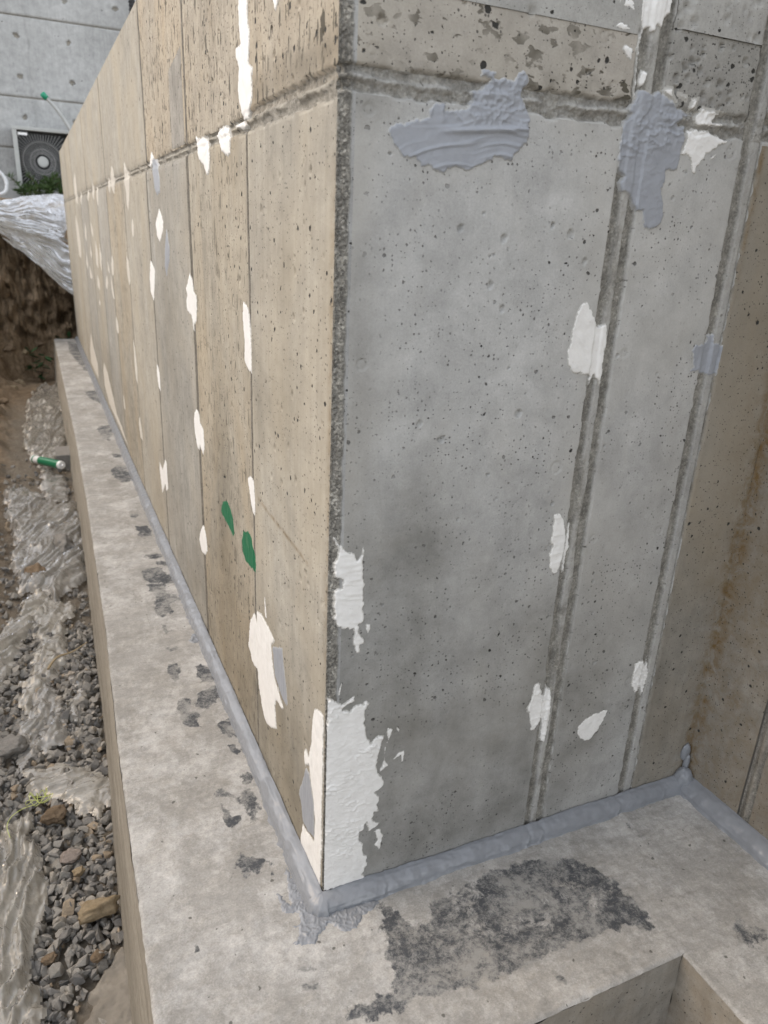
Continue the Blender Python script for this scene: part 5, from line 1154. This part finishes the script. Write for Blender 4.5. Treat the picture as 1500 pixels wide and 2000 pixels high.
# ---------------------------------------------------------------- small things in the trench
# sealant cartridge
M['tube_white'] = simple('white_plastic', (.74, .75, .74), (.80, .80, .79), 30, .35, 0, .5)
M['tube_green'] = simple('green_print', (.012, .15, .07), (.02, .20, .095), 30, .35, 0, .5)
pa = Vector((-.452, 3.869, -.318)); pb = Vector((-.290, 3.620, -.300)); ax = (pb - pa).normalized()
cart = thing('sealant_cartridge', pa, 'green and white sealant cartridge lying on plastic beside the footing', 'cartridge')
def along(t): return pa + ax * t
Lc = (pb - pa).length
tb = link('tube', tube_mesh('tube', [along(0), along(.004), along(Lc - .02), along(Lc - .012)], [.0225, .024, .024, .021], 20), M['tube_white'], cart)
link('printed_band', tube_mesh('printed_band', [along(.075), along(Lc - .035)], .0245, 20, False), M['tube_green'], tb)
link('printed_band', tube_mesh('printed_band', [along(.018), along(.030)], .0245, 20, False), M['tube_green'], tb)
link('nozzle_thread', tube_mesh('nozzle_thread', [along(Lc - .012), along(Lc + .006)], [.009, .008], 12), M['tube_white'], cart)
link('plunger', tube_mesh('plunger', [along(-.002), along(.003)], .0195, 16), M['tube_white'], cart)
# small block
bk = box_obj('concrete_block', (-.325, 3.84, -.41), (-.238, 4.05, -.30), M['rock_grey'], None, .006)
tag(bk, 'small grey concrete block wedged against the footing beside the cartridge', 'block')
# twine
M['twine'] = simple('yellow_green_twine', (.50, .56, .16), (.62, .66, .26), 60, .7)
tw = []
rr = random.Random(4)
for i in range(26):
    a = i * .9
    tw.append((-.466 + .028 * math.cos(a) * rr.uniform(.5, 1.1) + .0006 * i, .785 + .022 * math.sin(a * 1.3) * rr.uniform(.5, 1.1), -.315 + .012 * math.sin(a * 2.1) + .006))
tw += [(-.50, .775, -.322), (-.525, .76, -.325), (-.535, .735, -.33), (-.528, .70, -.335)]
o = link('twine', tube_mesh('twine', spline(tw, 300), .0008, 6), M['twine'])
tag(o, 'tangled yellow green twine on the plastic rope end', 'twine')
M['stem'] = simple('dry_stem', (.28, .21, .12), (.40, .32, .20), 30, .8)
o = link('dry_stem', tube_mesh('dry_stem', spline([(-.43, 1.46, -.350), (-.40, 1.50, -.335), (-.35, 1.53, -.340), (-.30, 1.57, -.335)], 30), [.0045 - .0001 * i for i in range(30)], 7), M['stem'])
tag(o, 'dry brown stem lying across the gravel against the footing', 'stem')

# ---------------------------------------------------------------- building behind
BY = 9.0
bld = thing('building', (0, BY, 1.2), 'grey concrete building wall with round tie holes behind the air conditioner', 'building')
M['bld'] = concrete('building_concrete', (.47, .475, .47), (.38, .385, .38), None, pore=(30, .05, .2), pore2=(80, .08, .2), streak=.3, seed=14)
HOLES = [(x_, z_) for x_ in (-.74, -.226, .289, .801, 1.31) for z_ in (3.605, 3.226, 2.84, 2.46, 2.07, 1.69, 1.31)]
for (z0, z1) in ((.9, 1.763), (1.763, 2.267), (2.267, 3.030), (3.030, 3.80), (3.80, 4.6)):
    X, Zg = np.meshgrid(lin(-3.2, 3.2, .012), lin(z0 + .004, z1 - .004, .012), indexing='ij')
    h = .002 * fbm(X * 2, Zg * 2, 3, 171) + .0015 * noise(X * .7, Zg * .7, 172)
    ed = np.minimum(Zg - z0 - .004, z1 - .004 - Zg); h = h - .010 * np.maximum(0, 1 - ed / .010)
    h = carve(h, X, Zg, [(a, b, .022, .08) for a, b in HOLES])
    cr = .35 * np.exp(-((X + .12 + .05 * fbm(Zg * 3, X * 0, 3, 173)) / .012) ** 2)
    grid_obj('panel', np.stack([X, BY - h, Zg], -1), M['bld'], bld, {'rough': cr * 0 + .6 * np.exp(-((ed) / .006) ** 2), 'damp_shade': np.clip(cr + .4 * np.exp(-((Zg - 1.7) / .25) ** 2), 0, 1), 'stain': cr * 0})
box_obj('wall_body', (-3.2, BY + .02, .8), (3.2, BY + .5, 4.6), M['core'], bld)

# air conditioner outdoor unit
M['ac_white'] = simple('ac_paint', (.36, .37, .355), (.44, .445, .43), 8, .45, 0, .4)
M['ac_dark'] = simple('ac_dark_interior', (.03, .032, .034), (.05, .052, .055), 10, .7)
M['ac_wire'] = simple('ac_wire', (.24, .24, .235), (.30, .30, .29), 20, .5)
M['label_white'] = simple('sticker_white', (.75, .75, .74), (.8, .8, .8), 20, .5)
ac = thing('air_conditioner', (-.05, 8.82, 1.26), 'white air conditioner outdoor unit with round fan grille against the building', 'air conditioner')
ax0, ax1, az0, az1, ay = -.370, .52, 1.290, 1.955, 8.70
for nm, lo, hi in (('top_panel', (ax0, ay, az1 - .035), (ax1, ay + .28, az1)), ('bottom_panel', (ax0, ay, az0), (ax1, ay + .28, az0 + .05)), ('side_panel', (ax0, ay + .001, az0 + .05), (ax0 + .045, ay + .28, az1 - .035)), ('service_panel', (.20, ay + .001, az0 + .05), (ax1, ay + .28, az1 - .035))):
    box_obj(nm, lo, hi, M['ac_white'], ac, .006)
box_obj('inner_casing', (ax0 + .045, ay + .16, az0 + .05), (.20, ay + .27, az1 - .035), M['ac_dark'], ac)
fc = Vector((-.098, ay, 1.620))
bm = bmesh.new()
def wire(bm, pts, r=.0022, seg=5, closed=False):
    me = tube_mesh('w', pts, r, seg, False); bm.from_mesh(me); bpy.data.meshes.remove(me)
for k in range(60):
    a = 2 * math.pi * k / 60
    ca, sa_ = math.cos(a), math.sin(a)
    # radial wires run to the square opening
    lim = min((.225 if ca > 0 else .225) / max(abs(ca), 1e-3), (.27) / max(abs(sa_), 1e-3))
    wire(bm, [fc + Vector((ca * .075, -.012, sa_ * .075)), fc + Vector((ca * .20, -.010, sa_ * .20)), fc + Vector((ca * lim, .004, sa_ * lim))], .0026)
for r_ in (.055, .125, .195):
    wire(bm, [fc + Vector((r_ * math.cos(2 * math.pi * i / 40), -.013, r_ * math.sin(2 * math.pi * i / 40))) for i in range(41)], .0028)
grl = bm_obj('grille', bm, M['ac_wire'], ac, True)
link('hub_cap', tube_mesh('hub_cap', [fc + Vector((0, -.014, 0)), fc + Vector((0, -.018, 0)), fc + Vector((0, -.021, 0))], [.052, .052, .044], 28), M['ac_white'], grl)
bm = bmesh.new()
for k in range(3):
    a0 = k * 2 * math.pi / 3
    vv = []
    for i in range(9):
        a = a0 + i / 8 * 1.5
        vv.append((bm.verts.new(fc + Vector((.05 * math.cos(a), .05 + .03 * i / 8, .05 * math.sin(a)))), bm.verts.new(fc + Vector((.195 * math.cos(a + .2), .04 + .06 * i / 8, .195 * math.sin(a + .2))))))
    for i in range(8): bm.faces.new((vv[i][0], vv[i][1], vv[i + 1][1], vv[i + 1][0]))
bm_obj('fan_blade', bm, M['ac_dark'], ac, True)
link('fan_shroud', tube_mesh('fan_shroud', [fc + Vector((0, .01, 0)), fc + Vector((0, .12, 0))], .21, 40, False), M['ac_wire'], ac)
box_obj('sticker', (ax0 + .055, ay - .008, az1 - .085), (ax0 + .145, ay - .005, az1 - .060), M['label_white'], ac)
for x_ in (ax0 + .08, ax1 - .12):
    box_obj('foot', (x_, ay + .01, az0 - .06), (x_ + .05, ay + .27, az0), M['ac_dark'], ac)

# conduit with green cap
M['conduit'] = simple('grey_conduit', (.36, .37, .36), (.46, .46, .45), 25, .5, 0, .4)
M['cap_green'] = simple('green_plastic', (.01, .22, .12), (.02, .28, .16), 20, .4, 0, .5)
cd = thing('conduit_pipe', (.40, 8.62, 1.25), 'bent grey conduit with a green cap above the air conditioner', 'pipe')
pts = spline([(.42, 8.62, 1.24), (.36, 8.62, 1.60), (.215, 8.60, 1.93), (.10, 8.60, 2.12), (-.005, 8.60, 2.235)], 50)
link('conduit', tube_mesh('conduit', pts, .017, 12), M['conduit'], cd)
d_ = (pts[-1] - pts[-2]).normalized()
link('cap', tube_mesh('cap', [pts[-1] - d_ * .01, pts[-1] + d_ * .045, pts[-1] + d_ * .055], [.028, .030, .020], 14), M['cap_green'], cd)
# white hose
M['hose'] = simple('white_hose', (.55, .56, .57), (.66, .67, .68), 20, .45, 0, .4)
o = link('hose', tube_mesh('hose', spline([(-.80, 8.45, 1.62), (-.60, 8.42, 1.53), (-.50, 8.40, 1.44), (-.480, 8.38, 1.35), (-.53, 8.36, 1.27), (-.75, 8.34, 1.245)], 60), .018, 12), M['hose'])
tag(o, 'white curved drain hose at the left of the air conditioner', 'hose')
# black corrugated hose
pts = [Vector((.965 + .02 * math.sin(z_), 8.86, z_)) for z_ in np.linspace(1.24, 4.2, 280)]
M['black'] = simple('black_rubber', (.015, .016, .018), (.03, .03, .032), 20, .5)
o = link('corrugated_hose', tube_mesh('corrugated_hose', pts, [.034 + .005 * math.sin(i * 1.9) for i in range(280)], 14), M['black'])
tag(o, 'black corrugated hose running up the building wall', 'hose')

# ---------------------------------------------------------------- plants
def leaf_mat(name, a, b):
    t = NT(name)
    c = t.mix(t.noise(30, 3, .6), a, b)
    t.p.inputs['Subsurface Weight'].default_value = 0
    return t.done(c, .55, None, .35)
M['needle'] = leaf_mat('needle_green', (.020, .045, .012), (.07, .12, .03))
M['leaf'] = leaf_mat('leaf_green', (.02, .06, .02), (.05, .12, .045))
M['bark'] = simple('bark', (.10, .07, .045), (.17, .125, .085), 30, .9)
sh = thing('shrub', (-.10, 8.45, 1.22), 'dark green feathery shrub growing in front of the air conditioner', 'shrub')
r_ = random.Random(11); V = []; F = []; stems = bmesh.new()
for k in range(34):
    b = Vector((r_.uniform(-.36, .22), 8.45 + r_.uniform(-.12, .12), 1.21))
    tip = b + Vector((r_.uniform(-.16, .16), r_.uniform(-.12, .06), r_.uniform(.10, .27) * (1.15 if b.x > -.2 else .9)))
    pts = spline([b, (b + tip) / 2 + Vector((0, 0, .03)), tip], 10)
    wire(stems, pts, .003, 5)
    for j in range(70):
        t_ = r_.random() ** .7; p = pts[min(9, int(t_ * 10))] + Vector((r_.gauss(0, .004),) * 3)
        d = Vector((r_.gauss(0, 1), r_.gauss(0, 1), r_.gauss(.5, .7))).normalized() * r_.uniform(.03, .075)
        s_ = d.cross(Vector((r_.gauss(0, 1), r_.gauss(0, 1), r_.gauss(0, 1)))).normalized() * .0042
        i = len(V); V += [p - s_, p + s_, p + d * .6 + s_ * .8, p + d, p + d * .6 - s_ * .8]; F.append((i, i + 1, i + 2, i + 3, i + 4))
me = bpy.data.meshes.new('foliage'); me.from_pydata([tuple(v) for v in V], [], F); me.update()
link('foliage', me, M['needle'], sh); bm_obj('stems', stems, M['bark'], sh)
def weed(label, base, n, hgt, seed):
    w = thing('weed', base, label, 'plant'); r_ = random.Random(seed)
    bm = bmesh.new(); V = []; F = []
    for k in range(n):
        a = r_.uniform(0, 6.28); tip = Vector(base) + Vector((math.cos(a) * hgt * .35, math.sin(a) * hgt * .35 - .04, hgt * r_.uniform(.6, 1.1)))
        pts = spline([Vector(base), (Vector(base) + tip) / 2 + Vector((0, 0, hgt * .1)), tip], 8); wire(bm, pts, .003, 5)
        for j in range(9):
            p = pts[r_.randint(2, 7)]; d = Vector((r_.gauss(0, 1), r_.gauss(0, 1) - .3, r_.gauss(0, .5))).normalized() * hgt * r_.uniform(.2, .4)
            s_ = d.cross(Vector((0, .3, 1))).normalized() * hgt * .08
            i = len(V); V += [p, p + d * .4 + s_, p + d * .75 + s_ * .8, p + d, p + d * .75 - s_ * .8, p + d * .4 - s_]; F.append((i, i + 1, i + 2, i + 3, i + 4, i + 5))
    me = bpy.data.meshes.new('leaves'); me.from_pydata([tuple(v) for v in V], [], F); me.update()
    link('leaves', me, M['leaf'], w); bm_obj('stems', bm, M['bark'], w)
gz = lambda x, y: float(ground_z(np.array(x), np.array(y)))
weed('small green weed growing low on the dark soil bank', (-.36, 6.85, gz(-.36, 6.85)), 4, .30, 3)
weed('tiny dark weed in the shadow beside the wall end', (-.10, 7.12, gz(-.10, 7.12)), 3, .22, 6)
# clods and stones in the bank
for k, (x, y, s_) in enumerate([(-.62, 7.05, .07), (-.48, 7.15, .06), (-.70, 6.9, .05), (-.55, 6.75, .06), (-.35, 7.25, .07), (-.60, 6.5, .05), (-.66, 5.6, .05)]):
    rock(['pale clod high on the soil bank below the sheet', 'tan clod in the middle of the soil bank', 'small pale stone at the left edge of the bank', 'stone at the foot of the soil bank', 'brown clod under the edge of the draped sheet', 'stone on the trench slope before the bank', 'flat stone on the left trench slope'][k], M['rock_tan'] if k % 2 else M['rock_brown'], (x, y, gz(x, y) + s_ * .2), (s_, s_ * .8, s_ * .6), 60 + k, k, 'clods and stones of the soil bank')
